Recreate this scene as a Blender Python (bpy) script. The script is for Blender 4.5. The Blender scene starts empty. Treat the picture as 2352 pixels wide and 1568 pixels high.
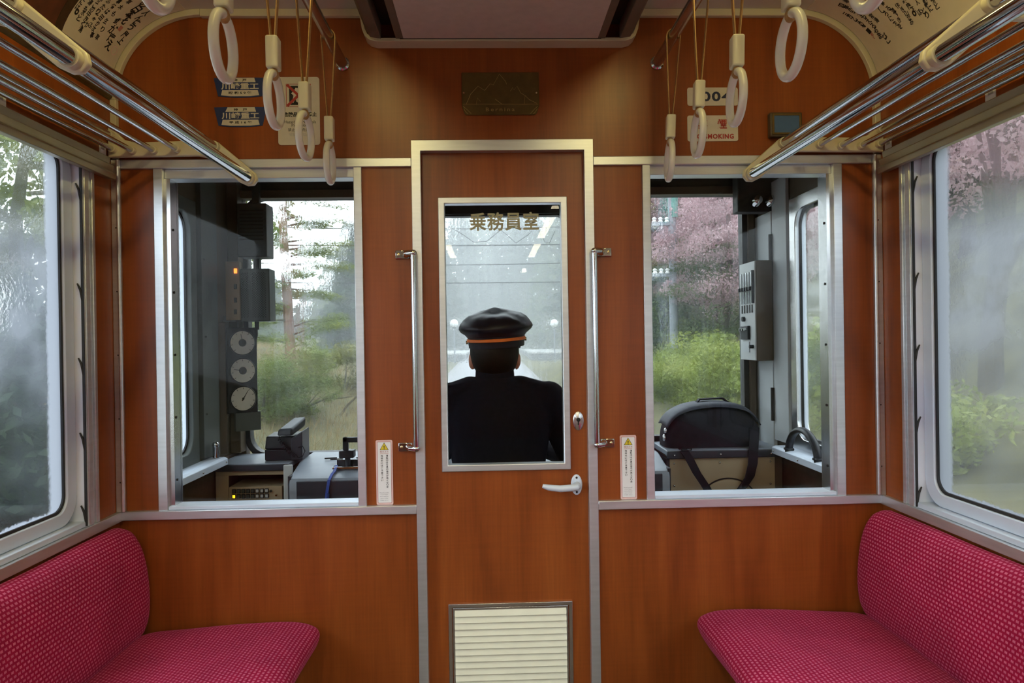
import bpy, bmesh, math, random
import numpy as np
from mathutils import Vector, Matrix, Euler, Quaternion
random.seed(7); rng = np.random.default_rng(7)
PI = math.pi
scene = bpy.context.scene
col = scene.collection

# ------------------------------------------------------------------ camera
FPX = 1650.0                       # focal length in photo pixels (2352 wide)
CAM = Vector((-0.05, -2.2, 1.27))
YAW, PITCH, ROLL = 0.03213, -0.00237, -0.01548
_fw = Vector((math.sin(YAW)*math.cos(PITCH), math.cos(YAW)*math.cos(PITCH), math.sin(PITCH)))
_rt = Vector((math.cos(YAW), -math.sin(YAW), 0)); _up = _rt.cross(_fw)
RT = math.cos(ROLL)*_rt + math.sin(ROLL)*_up
UP = -math.sin(ROLL)*_rt + math.cos(ROLL)*_up
cd = bpy.data.cameras.new('camera'); cam = bpy.data.objects.new('camera', cd); col.objects.link(cam)
cd.sensor_width = 36.0; cd.lens = FPX/2352*36.0; cd.clip_start = 0.02; cd.clip_end = 600
cam.matrix_world = Matrix(((RT.x, UP.x, -_fw.x, CAM.x), (RT.y, UP.y, -_fw.y, CAM.y), (RT.z, UP.z, -_fw.z, CAM.z), (0, 0, 0, 1)))
scene.camera = cam
def ray(u, v): return (_fw*FPX + RT*(u-1176) - UP*(v-784)).normalized()
def at(u, v, Y):
    d = ray(u, v); return CAM + d*((Y-CAM.y)/d.y)
def atx(u, v, X):
    d = ray(u, v); return CAM + d*((X-CAM.x)/d.x)

# ------------------------------------------------------------------ world, exposure
W = bpy.data.worlds.new('world'); scene.world = W; W.use_nodes = True
bg = W.node_tree.nodes['Background']
bg.inputs['Color'].default_value = (0.86, 0.93, 1.0, 1); bg.inputs['Strength'].default_value = 5.0
scene.view_settings.view_transform = 'Standard'; scene.view_settings.look = 'None'
scene.view_settings.exposure = 0.0; scene.view_settings.gamma = 1.0
scene.view_settings.use_curve_mapping = False
LAMP_STRENGTH = 24.0
PANEL_STRENGTH = 34.0
PANEL_COLOR = (1.0, 0.88, 0.60, 1)
MIST = .009
LAMP_COLOR = (1.0, 0.86, 0.32, 1)
scene.cycles.use_denoising = True
scene.cycles.max_bounces = 7; scene.cycles.diffuse_bounces = 4; scene.cycles.glossy_bounces = 4; scene.cycles.transmission_bounces = 6
scene.cycles.transparent_max_bounces = 16; scene.cycles.volume_bounces = 2
scene.cycles.use_adaptive_sampling = True; scene.cycles.adaptive_threshold = .04
scene.cycles.caustics_refractive = True
scene.cycles.sample_clamp_indirect = 4.0

# ------------------------------------------------------------------ materials
MATS = {}
def newmat(name):
    m = bpy.data.materials.new(name); m.use_nodes = True; MATS[name] = m
    nt = m.node_tree; b = nt.nodes['Principled BSDF']; return m, nt, b
def N(nt, t, **kw):
    n = nt.nodes.new(t)
    for k, v in kw.items(): setattr(n, k, v)
    return n
def coord(nt, scale=(1, 1, 1), kind='Object'):
    tc = N(nt, 'ShaderNodeTexCoord'); mp = N(nt, 'ShaderNodeMapping'); mp.inputs['Scale'].default_value = scale
    nt.links.new(tc.outputs[kind], mp.inputs['Vector']); return mp.outputs['Vector']
def simple(name, c, rough=.5, metal=0.0, var=.08, scale=30, bump=0.0, stretch=(1, 1, 1), coat=0.0, spec=None, rvar=0.0):
    """principled material with a procedural noise in its colour, gloss and relief"""
    m, nt, b = newmat(name)
    v = coord(nt, stretch)
    no = N(nt, 'ShaderNodeTexNoise'); no.inputs['Scale'].default_value = scale; no.inputs['Detail'].default_value = 4
    nt.links.new(v, no.inputs['Vector'])
    rp = N(nt, 'ShaderNodeValToRGB')
    rp.color_ramp.elements[0].position = .3; rp.color_ramp.elements[1].position = .7
    rp.color_ramp.elements[0].color = tuple(x*(1-var) for x in c[:3])+(1,)
    rp.color_ramp.elements[1].color = tuple(min(1, x*(1+var)) for x in c[:3])+(1,)
    nt.links.new(no.outputs['Fac'], rp.inputs['Fac']); nt.links.new(rp.outputs['Color'], b.inputs['Base Color'])
    b.inputs['Roughness'].default_value = rough; b.inputs['Metallic'].default_value = metal
    if rvar:
        mr = N(nt, 'ShaderNodeMapRange'); mr.inputs['To Min'].default_value = max(.02, rough-rvar); mr.inputs['To Max'].default_value = rough+rvar
        nt.links.new(no.outputs['Fac'], mr.inputs['Value']); nt.links.new(mr.outputs['Result'], b.inputs['Roughness'])
    if coat: b.inputs['Coat Weight'].default_value = coat; b.inputs['Coat Roughness'].default_value = .15
    if spec is not None: b.inputs['Specular IOR Level'].default_value = spec
    if bump:
        bp = N(nt, 'ShaderNodeBump'); bp.inputs['Strength'].default_value = bump; bp.inputs['Distance'].default_value = .002
        nt.links.new(no.outputs['Fac'], bp.inputs['Height']); nt.links.new(bp.outputs['Normal'], b.inputs['Normal'])
    return m
def wood(name, c1, c2, c3, rough=.38):
    m, nt, b = newmat(name)
    v1 = coord(nt, (14, 14, 1.1)); v2 = coord(nt, (160, 160, 6)); v3 = coord(nt, (6, 6, 120))
    n1 = N(nt, 'ShaderNodeTexNoise'); n1.inputs['Scale'].default_value = 1; n1.inputs['Detail'].default_value = 6; n1.inputs['Distortion'].default_value = .6
    n2 = N(nt, 'ShaderNodeTexNoise'); n2.inputs['Scale'].default_value = 1; n2.inputs['Detail'].default_value = 3
    n3 = N(nt, 'ShaderNodeTexNoise'); n3.inputs['Scale'].default_value = 1; n3.inputs['Detail'].default_value = 2
    for v, n in ((v1, n1), (v2, n2), (v3, n3)): nt.links.new(v, n.inputs['Vector'])
    rp = N(nt, 'ShaderNodeValToRGB'); e = rp.color_ramp.elements
    e[0].position = .3; e[0].color = c1+(1,); e[1].position = .72; e[1].color = c3+(1,)
    x = rp.color_ramp.elements.new(.5); x.color = c2+(1,)
    nt.links.new(n1.outputs['Fac'], rp.inputs['Fac'])
    mx = N(nt, 'ShaderNodeMix', data_type='RGBA', blend_type='MULTIPLY'); mx.inputs[0].default_value = .35
    nt.links.new(rp.outputs['Color'], mx.inputs[6]); nt.links.new(n2.outputs['Fac'], mx.inputs[7])
    mx2 = N(nt, 'ShaderNodeMix', data_type='RGBA', blend_type='MULTIPLY'); mx2.inputs[0].default_value = .2
    nt.links.new(mx.outputs[2], mx2.inputs[6]); nt.links.new(n3.outputs['Fac'], mx2.inputs[7])
    nt.links.new(mx2.outputs[2], b.inputs['Base Color'])
    b.inputs['Roughness'].default_value = rough
    b.inputs['Specular IOR Level'].default_value = .4
    return m
def emit(name, c, s):
    m, nt, b = newmat(name)
    b.inputs['Base Color'].default_value = c; b.inputs['Emission Color'].default_value = c; b.inputs['Emission Strength'].default_value = s
    return m
def schlick(nt, f0=.04, k=1.0):
    lw = N(nt, 'ShaderNodeLayerWeight'); lw.inputs['Blend'].default_value = .5
    p = N(nt, 'ShaderNodeMath', operation='POWER'); p.inputs[1].default_value = 5; nt.links.new(lw.outputs['Facing'], p.inputs[0])
    m = N(nt, 'ShaderNodeMath', operation='MULTIPLY_ADD'); m.inputs[1].default_value = (1-f0)*k; m.inputs[2].default_value = f0
    nt.links.new(p.outputs[0], m.inputs[0]); return m.outputs[0]
def glass(name, tint=(.95, .98, .97), f0=.045, k=1.0):
    m, nt, b = newmat(name); nt.nodes.remove(b); out = nt.nodes['Material Output']
    tr = N(nt, 'ShaderNodeBsdfTransparent'); tr.inputs['Color'].default_value = tint+(1,)
    gl = N(nt, 'ShaderNodeBsdfGlossy'); gl.inputs['Roughness'].default_value = .015
    mx = N(nt, 'ShaderNodeMixShader'); nt.links.new(schlick(nt, f0, k), mx.inputs[0])
    nt.links.new(tr.outputs[0], mx.inputs[1]); nt.links.new(gl.outputs[0], mx.inputs[2]); nt.links.new(mx.outputs[0], out.inputs['Surface'])
    return m
def wet_glass(name, veil=.12, distort=.5, streak=.5, f0=.04):
    """rain on the outside of the pane: runnels that bend the view and a thin milky film"""
    m, nt, b = newmat(name); nt.nodes.remove(b); out = nt.nodes['Material Output']
    v = coord(nt, (60, 60, 9)); n1 = N(nt, 'ShaderNodeTexNoise'); n1.inputs['Scale'].default_value = 1; n1.inputs['Detail'].default_value = 3
    nt.links.new(v, n1.inputs['Vector'])
    vb = coord(nt, (150, 150, 90)); n2 = N(nt, 'ShaderNodeTexNoise'); n2.inputs['Scale'].default_value = 1; n2.inputs['Detail'].default_value = 1
    nt.links.new(vb, n2.inputs['Vector'])
    ad = N(nt, 'ShaderNodeMath', operation='MULTIPLY_ADD'); ad.inputs[1].default_value = .45; nt.links.new(n2.outputs['Fac'], ad.inputs[0]); nt.links.new(n1.outputs['Fac'], ad.inputs[2])
    bp = N(nt, 'ShaderNodeBump'); bp.inputs['Strength'].default_value = distort; bp.inputs['Distance'].default_value = .01
    nt.links.new(ad.outputs[0], bp.inputs['Height'])
    rf = N(nt, 'ShaderNodeBsdfRefraction'); rf.inputs['IOR'].default_value = 1.06; rf.inputs['Roughness'].default_value = .01
    nt.links.new(bp.outputs['Normal'], rf.inputs['Normal'])
    tr = N(nt, 'ShaderNodeBsdfTransparent'); tr.inputs['Color'].default_value = (.97, .985, .98, 1)
    m1 = N(nt, 'ShaderNodeMixShader'); m1.inputs[0].default_value = .4
    nt.links.new(tr.outputs[0], m1.inputs[1]); nt.links.new(rf.outputs[0], m1.inputs[2])
    vs = coord(nt, (45, 45, 3)); n3 = N(nt, 'ShaderNodeTexNoise'); n3.inputs['Scale'].default_value = 1; n3.inputs['Detail'].default_value = 5
    nt.links.new(vs, n3.inputs['Vector'])
    mr = N(nt, 'ShaderNodeMapRange'); mr.inputs['From Min'].default_value = .4; mr.inputs['From Max'].default_value = .75
    mr.inputs['To Min'].default_value = veil; mr.inputs['To Max'].default_value = veil+streak*.35
    nt.links.new(n3.outputs['Fac'], mr.inputs['Value'])
    tl = N(nt, 'ShaderNodeBsdfTranslucent'); tl.inputs['Color'].default_value = (.34, .37, .40, 1)
    m2 = N(nt, 'ShaderNodeMixShader'); nt.links.new(mr.outputs[0], m2.inputs[0])
    nt.links.new(m1.outputs[0], m2.inputs[1]); nt.links.new(tl.outputs[0], m2.inputs[2])
    nt.links.new(m2.outputs[0], out.inputs['Surface'])
    return m
def fog_glass(name, y_near, y_far, z0, z1, seed=0.0, clear_top=True, amount=.5, low=.42, rim=(.30, .32, .37)):
    """condensation on a saloon window: a milky band along the rim, patches of mist in the middle"""
    m, nt, b = newmat(name); nt.nodes.remove(b); out = nt.nodes['Material Output']
    tc = N(nt, 'ShaderNodeTexCoord'); sp = N(nt, 'ShaderNodeSeparateXYZ'); nt.links.new(tc.outputs['Object'], sp.inputs[0])
    def M(op, a, b_=None, c=None):
        n = N(nt, 'ShaderNodeMath', operation=op)
        for i, x in enumerate((a, b_, c)):
            if x is None: continue
            if isinstance(x, (int, float)): n.inputs[i].default_value = x
            else: nt.links.new(x, n.inputs[i])
        return n.outputs[0]
    no = N(nt, 'ShaderNodeTexNoise'); no.inputs['Scale'].default_value = 7; no.inputs['Detail'].default_value = 5
    mp = N(nt, 'ShaderNodeMapping'); mp.inputs['Location'].default_value = (seed, seed, seed); nt.links.new(tc.outputs['Object'], mp.inputs[0]); nt.links.new(mp.outputs[0], no.inputs['Vector'])
    nf = N(nt, 'ShaderNodeTexNoise'); nf.inputs['Scale'].default_value = 90; nf.inputs['Detail'].default_value = 3; nt.links.new(tc.outputs['Object'], nf.inputs['Vector'])
    # distance to the near vertical edge and to the bottom edge, frayed by noise
    fray = M('MULTIPLY_ADD', nf.outputs['Fac'], .014, M('MULTIPLY', no.outputs['Fac'], .012))
    dy = M('ADD', M('SUBTRACT', y_near, sp.outputs['Y']), fray)
    dy2 = M('ADD', M('SUBTRACT', sp.outputs['Y'], y_far), fray)
    dz = M('ADD', M('SUBTRACT', sp.outputs['Z'], z0), fray)
    edge = M('MINIMUM', M('MINIMUM', dy, dy2), M('MULTIPLY', dz, 2.8))
    r = N(nt, 'ShaderNodeMapRange'); r.interpolation_type = 'SMOOTHSTEP'
    r.inputs['From Min'].default_value = .066; r.inputs['From Max'].default_value = .088; r.inputs['To Min'].default_value = 1; r.inputs['To Max'].default_value = 0
    nt.links.new(edge, r.inputs['Value'])
    # mist patches: strongest at mid height
    zz = N(nt, 'ShaderNodeMapRange'); zz.inputs['From Min'].default_value = z0; zz.inputs['From Max'].default_value = z1; nt.links.new(sp.outputs['Z'], zz.inputs['Value'])
    rp = N(nt, 'ShaderNodeValToRGB'); e = rp.color_ramp.elements
    e[0].position = 0; e[0].color = (low, low, low, 1); e[1].position = 1; e[1].color = (.06, .06, .06, 1)
    for p_, c_ in ((.25, low+.03), (.5, .8), (.72, .85), (.84, .12)):
        x = e.new(p_); x.color = (c_, c_, c_, 1)
    wob = M('MULTIPLY_ADD', no.outputs['Fac'], .16, M('SUBTRACT', zz.outputs[0], .08)); nt.links.new(wob, rp.inputs['Fac'])
    pm = N(nt, 'ShaderNodeMapRange'); pm.inputs['From Min'].default_value = .35; pm.inputs['From Max'].default_value = .62; pm.inputs['To Min'].default_value = .55; pm.inputs['To Max'].default_value = 1.0
    nt.links.new(no.outputs['Fac'], pm.inputs['Value'])
    mist = M('MULTIPLY', M('MULTIPLY', rp.outputs['Color'], pm.outputs[0]), amount)
    fac = M('MINIMUM', M('MAXIMUM', M('MULTIPLY', r.outputs[0], .86), mist), .95)
    # drops
    tr = N(nt, 'ShaderNodeBsdfTransparent'); tr.inputs['Color'].default_value = (.95, .98, .97, 1)
    bp = N(nt, 'ShaderNodeBump'); bp.inputs['Strength'].default_value = .35; bp.inputs['Distance'].default_value = .01; nt.links.new(nf.outputs['Fac'], bp.inputs['Height'])
    rf = N(nt, 'ShaderNodeBsdfRefraction'); rf.inputs['IOR'].default_value = 1.05; rf.inputs['Roughness'].default_value = .12; nt.links.new(bp.outputs['Normal'], rf.inputs['Normal'])
    m0 = N(nt, 'ShaderNodeMixShader'); m0.inputs[0].default_value = .45; nt.links.new(tr.outputs[0], m0.inputs[1]); nt.links.new(rf.outputs[0], m0.inputs[2])
    gl = N(nt, 'ShaderNodeBsdfGlossy'); gl.inputs['Roughness'].default_value = .02
    m1 = N(nt, 'ShaderNodeMixShader'); nt.links.new(schlick(nt, .04), m1.inputs[0]); nt.links.new(m0.outputs[0], m1.inputs[1]); nt.links.new(gl.outputs[0], m1.inputs[2])
    tl = N(nt, 'ShaderNodeBsdfTranslucent'); tl.inputs['Color'].default_value = rim+(1,)
    m2 = N(nt, 'ShaderNodeMixShader'); nt.links.new(fac, m2.inputs[0]); nt.links.new(m1.outputs[0], m2.inputs[1]); nt.links.new(tl.outputs[0], m2.inputs[2])
    nt.links.new(m2.outputs[0], out.inputs['Surface'])
    return m
def fabric(name):
    m, nt, b = newmat(name)
    v = coord(nt, (1, 1, 1), 'UV')
    br = N(nt, 'ShaderNodeTexBrick'); br.offset = .5; br.inputs['Scale'].default_value = 1.0
    br.inputs['Brick Width'].default_value = .0135; br.inputs['Row Height'].default_value = .0108
    br.inputs['Mortar Size'].default_value = .0032; br.inputs['Mortar Smooth'].default_value = .3; br.inputs['Bias'].default_value = 0
    br.inputs['Color1'].default_value = (.62, .13, .23, 1); br.inputs['Color2'].default_value = (.54, .10, .19, 1); br.inputs['Mortar'].default_value = (.32, .004, .042, 1)
    nt.links.new(v, br.inputs['Vector'])
    no = N(nt, 'ShaderNodeTexNoise'); no.inputs['Scale'].default_value = 5; no.inputs['Detail'].default_value = 3; nt.links.new(coord(nt), no.inputs['Vector'])
    mr = N(nt, 'ShaderNodeMapRange'); mr.inputs['From Min'].default_value = .3; mr.inputs['From Max'].default_value = .7; mr.inputs['To Min'].default_value = .8; mr.inputs['To Max'].default_value = 1.1
    nt.links.new(no.outputs['Fac'], mr.inputs['Value'])
    mx = N(nt, 'ShaderNodeMix', data_type='RGBA', blend_type='MULTIPLY'); mx.inputs[0].default_value = 1
    nt.links.new(br.outputs['Color'], mx.inputs[6]); nt.links.new(mr.outputs[0], mx.inputs[7])
    nt.links.new(mx.outputs[2], b.inputs['Base Color']); b.inputs['Roughness'].default_value = .85
    b.inputs['Sheen Weight'].default_value = .25; b.inputs['Sheen Roughness'].default_value = .4; b.inputs['Sheen Tint'].default_value = (1, .2, .45, 1)
    b.inputs['Specular IOR Level'].default_value = .15
    bp = N(nt, 'ShaderNodeBump'); bp.inputs['Strength'].default_value = .5; bp.inputs['Distance'].default_value = .002
    nt.links.new(br.outputs['Fac'], bp.inputs['Height']); bp.invert = True; nt.links.new(bp.outputs['Normal'], b.inputs['Normal'])
    return m
def leafmat(name, cols, scale=1.6, trans=.35):
    m, nt, b = newmat(name); out = nt.nodes['Material Output']
    v = coord(nt); no = N(nt, 'ShaderNodeTexNoise'); no.inputs['Scale'].default_value = scale; no.inputs['Detail'].default_value = 6; no.inputs['Roughness'].default_value = .7
    nt.links.new(v, no.inputs['Vector'])
    rp = N(nt, 'ShaderNodeValToRGB'); e = rp.color_ramp.elements
    n = len(cols); e[0].position = .32; e[0].color = cols[0]+(1,); e[1].position = .68; e[1].color = cols[-1]+(1,)
    for i in range(1, n-1):
        x = e.new(.32+.36*i/(n-1)); x.color = cols[i]+(1,)
    nt.links.new(no.outputs['Fac'], rp.inputs['Fac']); nt.links.new(rp.outputs['Color'], b.inputs['Base Color']); b.inputs['Roughness'].default_value = .6
    tl = N(nt, 'ShaderNodeBsdfTranslucent'); nt.links.new(rp.outputs['Color'], tl.inputs['Color'])
    mx = N(nt, 'ShaderNodeMixShader'); mx.inputs[0].default_value = trans; nt.links.new(b.outputs[0], mx.inputs[1]); nt.links.new(tl.outputs[0], mx.inputs[2])
    nt.links.new(mx.outputs[0], out.inputs['Surface']); return m

wood('wood', (.26, .058, .010), (.35, .082, .014), (.42, .108, .020), .32)
simple('alu', (.68, .71, .75), .36, .82, .06, 8, 0.02, (1, 1, 12), rvar=.06)
simple('alu_shaded', (.46, .42, .32), .38, .8, .06, 8)  # aluminium of the pelmet, with the rack's shade put into its colour
simple('alu_skytint', (.66, .74, .88), .40, .1, .04, 10)  # aluminium with the blue of skylight put into its colour
simple('white_paint', (.80, .86, .98), .45, 0, .03, 10)
simple('steel', (.58, .59, .61), .09, 1.0, .03, 20)
simple('steel_dull', (.62, .62, .63), .25, 1.0, .05, 20)
simple('cream_metal', (.62, .56, .40), .38, .0, .04, 14, coat=.2)
simple('ivory', (.82, .79, .58), .32, 0, .03, 25, coat=.3)
simple('ring_white', (.88, .86, .74), .25, 0, .03, 25, coat=.4)
simple('belt', (.44, .26, .09), .6, 0, .15, 120, .2)
simple('ceiling', (.60, .56, .50), .6, 0, .03, 12)
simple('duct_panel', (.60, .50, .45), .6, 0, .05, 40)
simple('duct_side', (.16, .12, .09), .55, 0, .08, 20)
simple('dark', (.012, .011, .012), .6, 0, .2, 30)
simple('rubber', (.018, .018, .02), .55, 0, .2, 60)
simple('black_plastic', (.014, .015, .020), .4, 0, .15, 40, spec=.25)
simple('brass_plate', (.14, .095, .03), .42, .6, .15, 40, .05)
simple('brass_line', (.42, .30, .10), .35, .8, .1, 60)
simple('brass_screw', (.6, .5, .3), .25, 1.0, .1, 60)
simple('paper', (.66, .58, .46), .7, 0, .03, 30)
simple('paper_white', (.84, .84, .86), .55, 0, .02, 40)
simple('ink', (.012, .010, .010), .7, 0, .2, 60)
simple('red_ink', (.36, .025, .02), .6, 0, .1, 60)
simple('pink_ink', (.55, .22, .18), .6, 0, .1, 60)
simple('pale_pink', (.75, .52, .5), .6, 0, .05, 60)
simple('grey_ink', (.42, .42, .45), .6, 0, .1, 60)
simple('blue_plate', (.018, .035, .13), .4, 0, .1, 30)
simple('plate_white', (.62, .57, .48), .45, 0, .04, 40)
simple('navy_ink', (.012, .018, .06), .5, 0, .1, 40)
simple('yellow_print', (.72, .56, .02), .5, 0, .05, 60)
simple('poster_dark', (.10, .03, .015), .5, 0, .3, 30)
simple('poster_frame', (.05, .025, .012), .5, 0, .3, 40)
simple('screen_blue', (.05, .12, .27), .25, 0, .08, 25)
simple('slat', (.80, .80, .66), .45, 0, .03, 20)
simple('floor_lino', (.10, .07, .05), .5, 0, .15, 60)
simple('heater_box', (.09, .07, .06), .5, .3, .1, 20)
simple('cab_dark', (.034, .034, .028), .55, 0, .12, 10)
simple('cab_beige', (.36, .28, .18), .5, 0, .06, 8)
simple('cab_brown', (.085, .060, .034), .5, 0, .1, 8)
simple('cab_grey', (.50, .53, .55), .45, 0, .05, 8)
simple('cab_green_grey', (.07, .082, .078), .5, 0, .08, 14)
simple('desk_grey', (.22, .25, .30), .42, 0, .06, 20)
simple('desk_dark', (.030, .034, .046), .42, 0, .1, 20, spec=.4)
simple('box_grey', (.50, .52, .52), .45, 0, .05, 14)
simple('dial', (.62, .62, .56), .4, 0, .04, 40)
simple('cord_blue', (.02, .06, .33), .6, 0, .2, 90)
simple('uniform', (.007, .0075, .013), .8, 0, .2, 80, .1, spec=.06)
simple('cap_cloth', (.010, .009, .018), .42, 0, .2, 60, .1, spec=.3)
simple('hair', (.008, .006, .005), .55, 0, .3, 120, .5, (1, 1, .2), spec=.15)
simple('skin', (.50, .22, .15), .5, 0, .08, 30)
simple('orange_band', (.75, .16, .015), .55, 0, .05, 60)
simple('bag', (.014, .014, .020), .7, 0, .2, 50, .25, spec=.12)
simple('bag_top', (.035, .04, .06), .6, 0, .15, 50, .25, spec=.3)
simple('bark_red', (.20, .09, .06), .9, 0, .35, 9, .8, (1, 1, .3))
simple('bark_dark', (.055, .042, .035), .9, 0, .35, 9, .8, (1, 1, .3))
simple('concrete', (.42, .42, .41), .85, 0, .12, 6, .3)
simple('wall_stone', (.16, .17, .18), .9, 0, .3, 8, .5)
simple('ballast', (.24, .235, .245), .95, 0, .45, 26, 1.0)
simple('earth', (.085, .080, .036), .95, 0, .6, 1.4, .6)
simple('rust', (.10, .065, .05), .7, .3, .3, 30)
simple('pole_grey', (.20, .22, .25), .6, 0, .2, 6)
simple('green_paint', (.02, .22, .18), .5, 0, .1, 6)
simple('white_globe', (.9, .9, .9), .3, 0, .02, 10)
glass('glass_clear', f0=.018, k=.6); glass('glass_cab', (.92, .95, .95), .02); glass('glass_back', (1, 1, 1), 0.0, 0.0)
simple('door_print', (.30, .28, .19), .5, .2, .1, 60)
wet_glass('glass_wet', .03, .28, .25); wet_glass('glass_wet_heavy', .08, .6, .45)
fabric('moquette')
leafmat('leaf_pine', [(.07, .11, .025), (.15, .19, .04), (.27, .28, .07)], 1.3)
leafmat('leaf_dark', [(.008, .022, .014), (.02, .045, .024), (.045, .075, .032)], 1.2)
leafmat('leaf_mid', [(.03, .06, .018), (.075, .115, .035), (.14, .17, .055)], 1.4)
leafmat('leaf_bright', [(.09, .13, .022), (.21, .26, .05), (.36, .38, .11)], 2.2)
leafmat('leaf_olive', [(.07, .08, .02), (.16, .16, .045), (.25, .23, .075)], 2.0)
leafmat('blossom', [(.30, .17, .19), (.46, .31, .33), (.58, .46, .47)], 2.5, .4)
leafmat('grass_tan', [(.10, .10, .04), (.26, .20, .10), (.36, .25, .15)], 2.4)
emit('tube_glow', LAMP_COLOR, LAMP_STRENGTH); emit('panel_glow', PANEL_COLOR, PANEL_STRENGTH)
emit('yellow_lit', (1.0, .62, .02, 1), 1.6)
emit('orange_lit', (1.0, .25, .03, 1), 2.2)

# ------------------------------------------------------------------ mesh helpers
class MB:
    """collects shapes; build() links them as one mesh object"""
    def __init__(s): s.v = []; s.f = []; s.uv = None
    def add(s, vs, fs):
        o = len(s.v); s.v += [tuple(p) for p in vs]; s.f += [tuple(i+o for i in f) for f in fs]; return s
    def box(s, x0, x1, y0, y1, z0, z1):
        x0, x1 = min(x0, x1), max(x0, x1); y0, y1 = min(y0, y1), max(y0, y1); z0, z1 = min(z0, z1), max(z0, z1)
        return s.add([(x0, y0, z0), (x1, y0, z0), (x1, y1, z0), (x0, y1, z0), (x0, y0, z1), (x1, y0, z1), (x1, y1, z1), (x0, y1, z1)],
                     [(3, 2, 1, 0), (4, 5, 6, 7), (0, 1, 5, 4), (1, 2, 6, 5), (2, 3, 7, 6), (3, 0, 4, 7)])
    def hexa(s, b, t):            # two quads (bottom, top) as 4+4 points
        return s.add(list(b)+list(t), [(3, 2, 1, 0), (4, 5, 6, 7), (0, 1, 5, 4), (1, 2, 6, 5), (2, 3, 7, 6), (3, 0, 4, 7)])
    def prism(s, poly, axis, a, b):
        """poly: 2-D points; axis 'x': (y,z), 'y': (x,z), 'z': (x,y)"""
        def P(p, t): return {'x': (t, p[0], p[1]), 'y': (p[0], t, p[1]), 'z': (p[0], p[1], t)}[axis]
        n = len(poly)
        return s.add([P(p, a) for p in poly]+[P(p, b) for p in poly],
                     [tuple(range(n))[::-1], tuple(range(n, 2*n))]+[(i, (i+1) % n, n+(i+1) % n, n+i) for i in range(n)])
    def ring(s, outer, inner, axis, a, b):
        def P(p, t): return {'x': (t, p[0], p[1]), 'y': (p[0], t, p[1]), 'z': (p[0], p[1], t)}[axis]
        n = len(outer)
        vs = [P(p, a) for p in outer]+[P(p, a) for p in inner]+[P(p, b) for p in outer]+[P(p, b) for p in inner]
        fs = []
        for i in range(n):
            j = (i+1) % n
            fs += [(i, j, n+j, n+i), (2*n+i, 3*n+i, 3*n+j, 2*n+j), (i, 2*n+i, 2*n+j, j), (n+i, n+j, 3*n+j, 3*n+i)]
        return s.add(vs, fs)
    def tube(s, pts, r, seg=12, caps=True, closed=False, flat=1.0):
        pts = [Vector(p) for p in pts]; n = len(pts); rs = r if isinstance(r, (list, tuple)) else [r]*n
        vs = []; prev = None
        for i, p in enumerate(pts):
            if closed: t = pts[(i+1) % n]-pts[i-1]
            else: t = pts[min(i+1, n-1)]-pts[max(i-1, 0)]
            t.normalize()
            if prev is None:
                a = Vector((0, 0, 1)) if abs(t.z) < .9 else Vector((1, 0, 0)); u = t.cross(a).normalized()
            else:
                u = (prev-t*prev.dot(t)).normalized()
            prev = u; w = t.cross(u)
            vs += [p+u*(rs[i]*math.cos(2*PI*k/seg))+w*(rs[i]*flat*math.sin(2*PI*k/seg)) for k in range(seg)]
        fs = []
        for i in range(n if closed else n-1):
            a, b = i*seg, ((i+1) % n)*seg
            fs += [(a+k, a+(k+1) % seg, b+(k+1) % seg, b+k) for k in range(seg)]
        if caps and not closed: fs += [tuple(range(seg))[::-1], tuple(range((n-1)*seg, n*seg))]
        return s.add(vs, fs)
    def cyl(s, p0, p1, r, seg=20, r1=None): return s.tube([p0, p1], [r, r if r1 is None else r1], seg)
    def lathe(s, prof, c=(0, 0, 0), seg=28, axis='z', sx=1.0, sy=1.0):
        vs = []; fs = []; n = len(prof)
        for r, h in prof:
            for k in range(seg):
                a = 2*PI*k/seg; x, y = r*math.cos(a)*sx, r*math.sin(a)*sy
                q = {'z': (x, y, h), 'y': (x, h, y), 'x': (h, x, y)}[axis]
                vs.append((c[0]+q[0], c[1]+q[1], c[2]+q[2]))
        for i in range(n-1):
            fs += [(i*seg+k, i*seg+(k+1) % seg, (i+1)*seg+(k+1) % seg, (i+1)*seg+k) for k in range(seg)]
        fs += [tuple(range(seg))[::-1], tuple(range((n-1)*seg, n*seg))]
        return s.add(vs, fs)
    def ball(s, c, r, seg=16, rings=10, sc=(1, 1, 1)):
        prof = [(max(1e-4, r*math.sin(PI*i/rings)), -r*math.cos(PI*i/rings)) for i in range(rings+1)]
        vs = []; fs = []
        for a, h in prof:
            for k in range(seg): vs.append((c[0]+a*math.cos(2*PI*k/seg)*sc[0], c[1]+a*math.sin(2*PI*k/seg)*sc[1], c[2]+h*sc[2]))
        for i in range(rings): fs += [(i*seg+k, i*seg+(k+1) % seg, (i+1)*seg+(k+1) % seg, (i+1)*seg+k) for k in range(seg)]
        fs += [tuple(range(seg))[::-1], tuple(range(rings*seg, (rings+1)*seg))]
        return s.add(vs, fs)
    def ribbon(s, pts, width, th=.003):
        """flat belt: width = vector (or list of vectors) across the belt"""
        pts = [Vector(p) for p in pts]; n = len(pts); ws = width if isinstance(width, list) else [Vector(width)]*n
        vs = []
        for i, p in enumerate(pts):
            t = (pts[min(i+1, n-1)]-pts[max(i-1, 0)]).normalized(); nn = t.cross(ws[i]).normalized()*th*.5; w = Vector(ws[i])*.5
            vs += [p-w-nn, p+w-nn, p+w+nn, p-w+nn]
        fs = [(0, 1, 2, 3), tuple(range((n-1)*4, n*4))[::-1]]
        for i in range(n-1):
            a, b = i*4, i*4+4
            fs += [(a+k, b+k, b+(k+1) % 4, a+(k+1) % 4) for k in range(4)]
        return s.add(vs, fs)
    def xf(s, M):
        s.v = [tuple(M @ Vector(p)) for p in s.v]; return s
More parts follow.
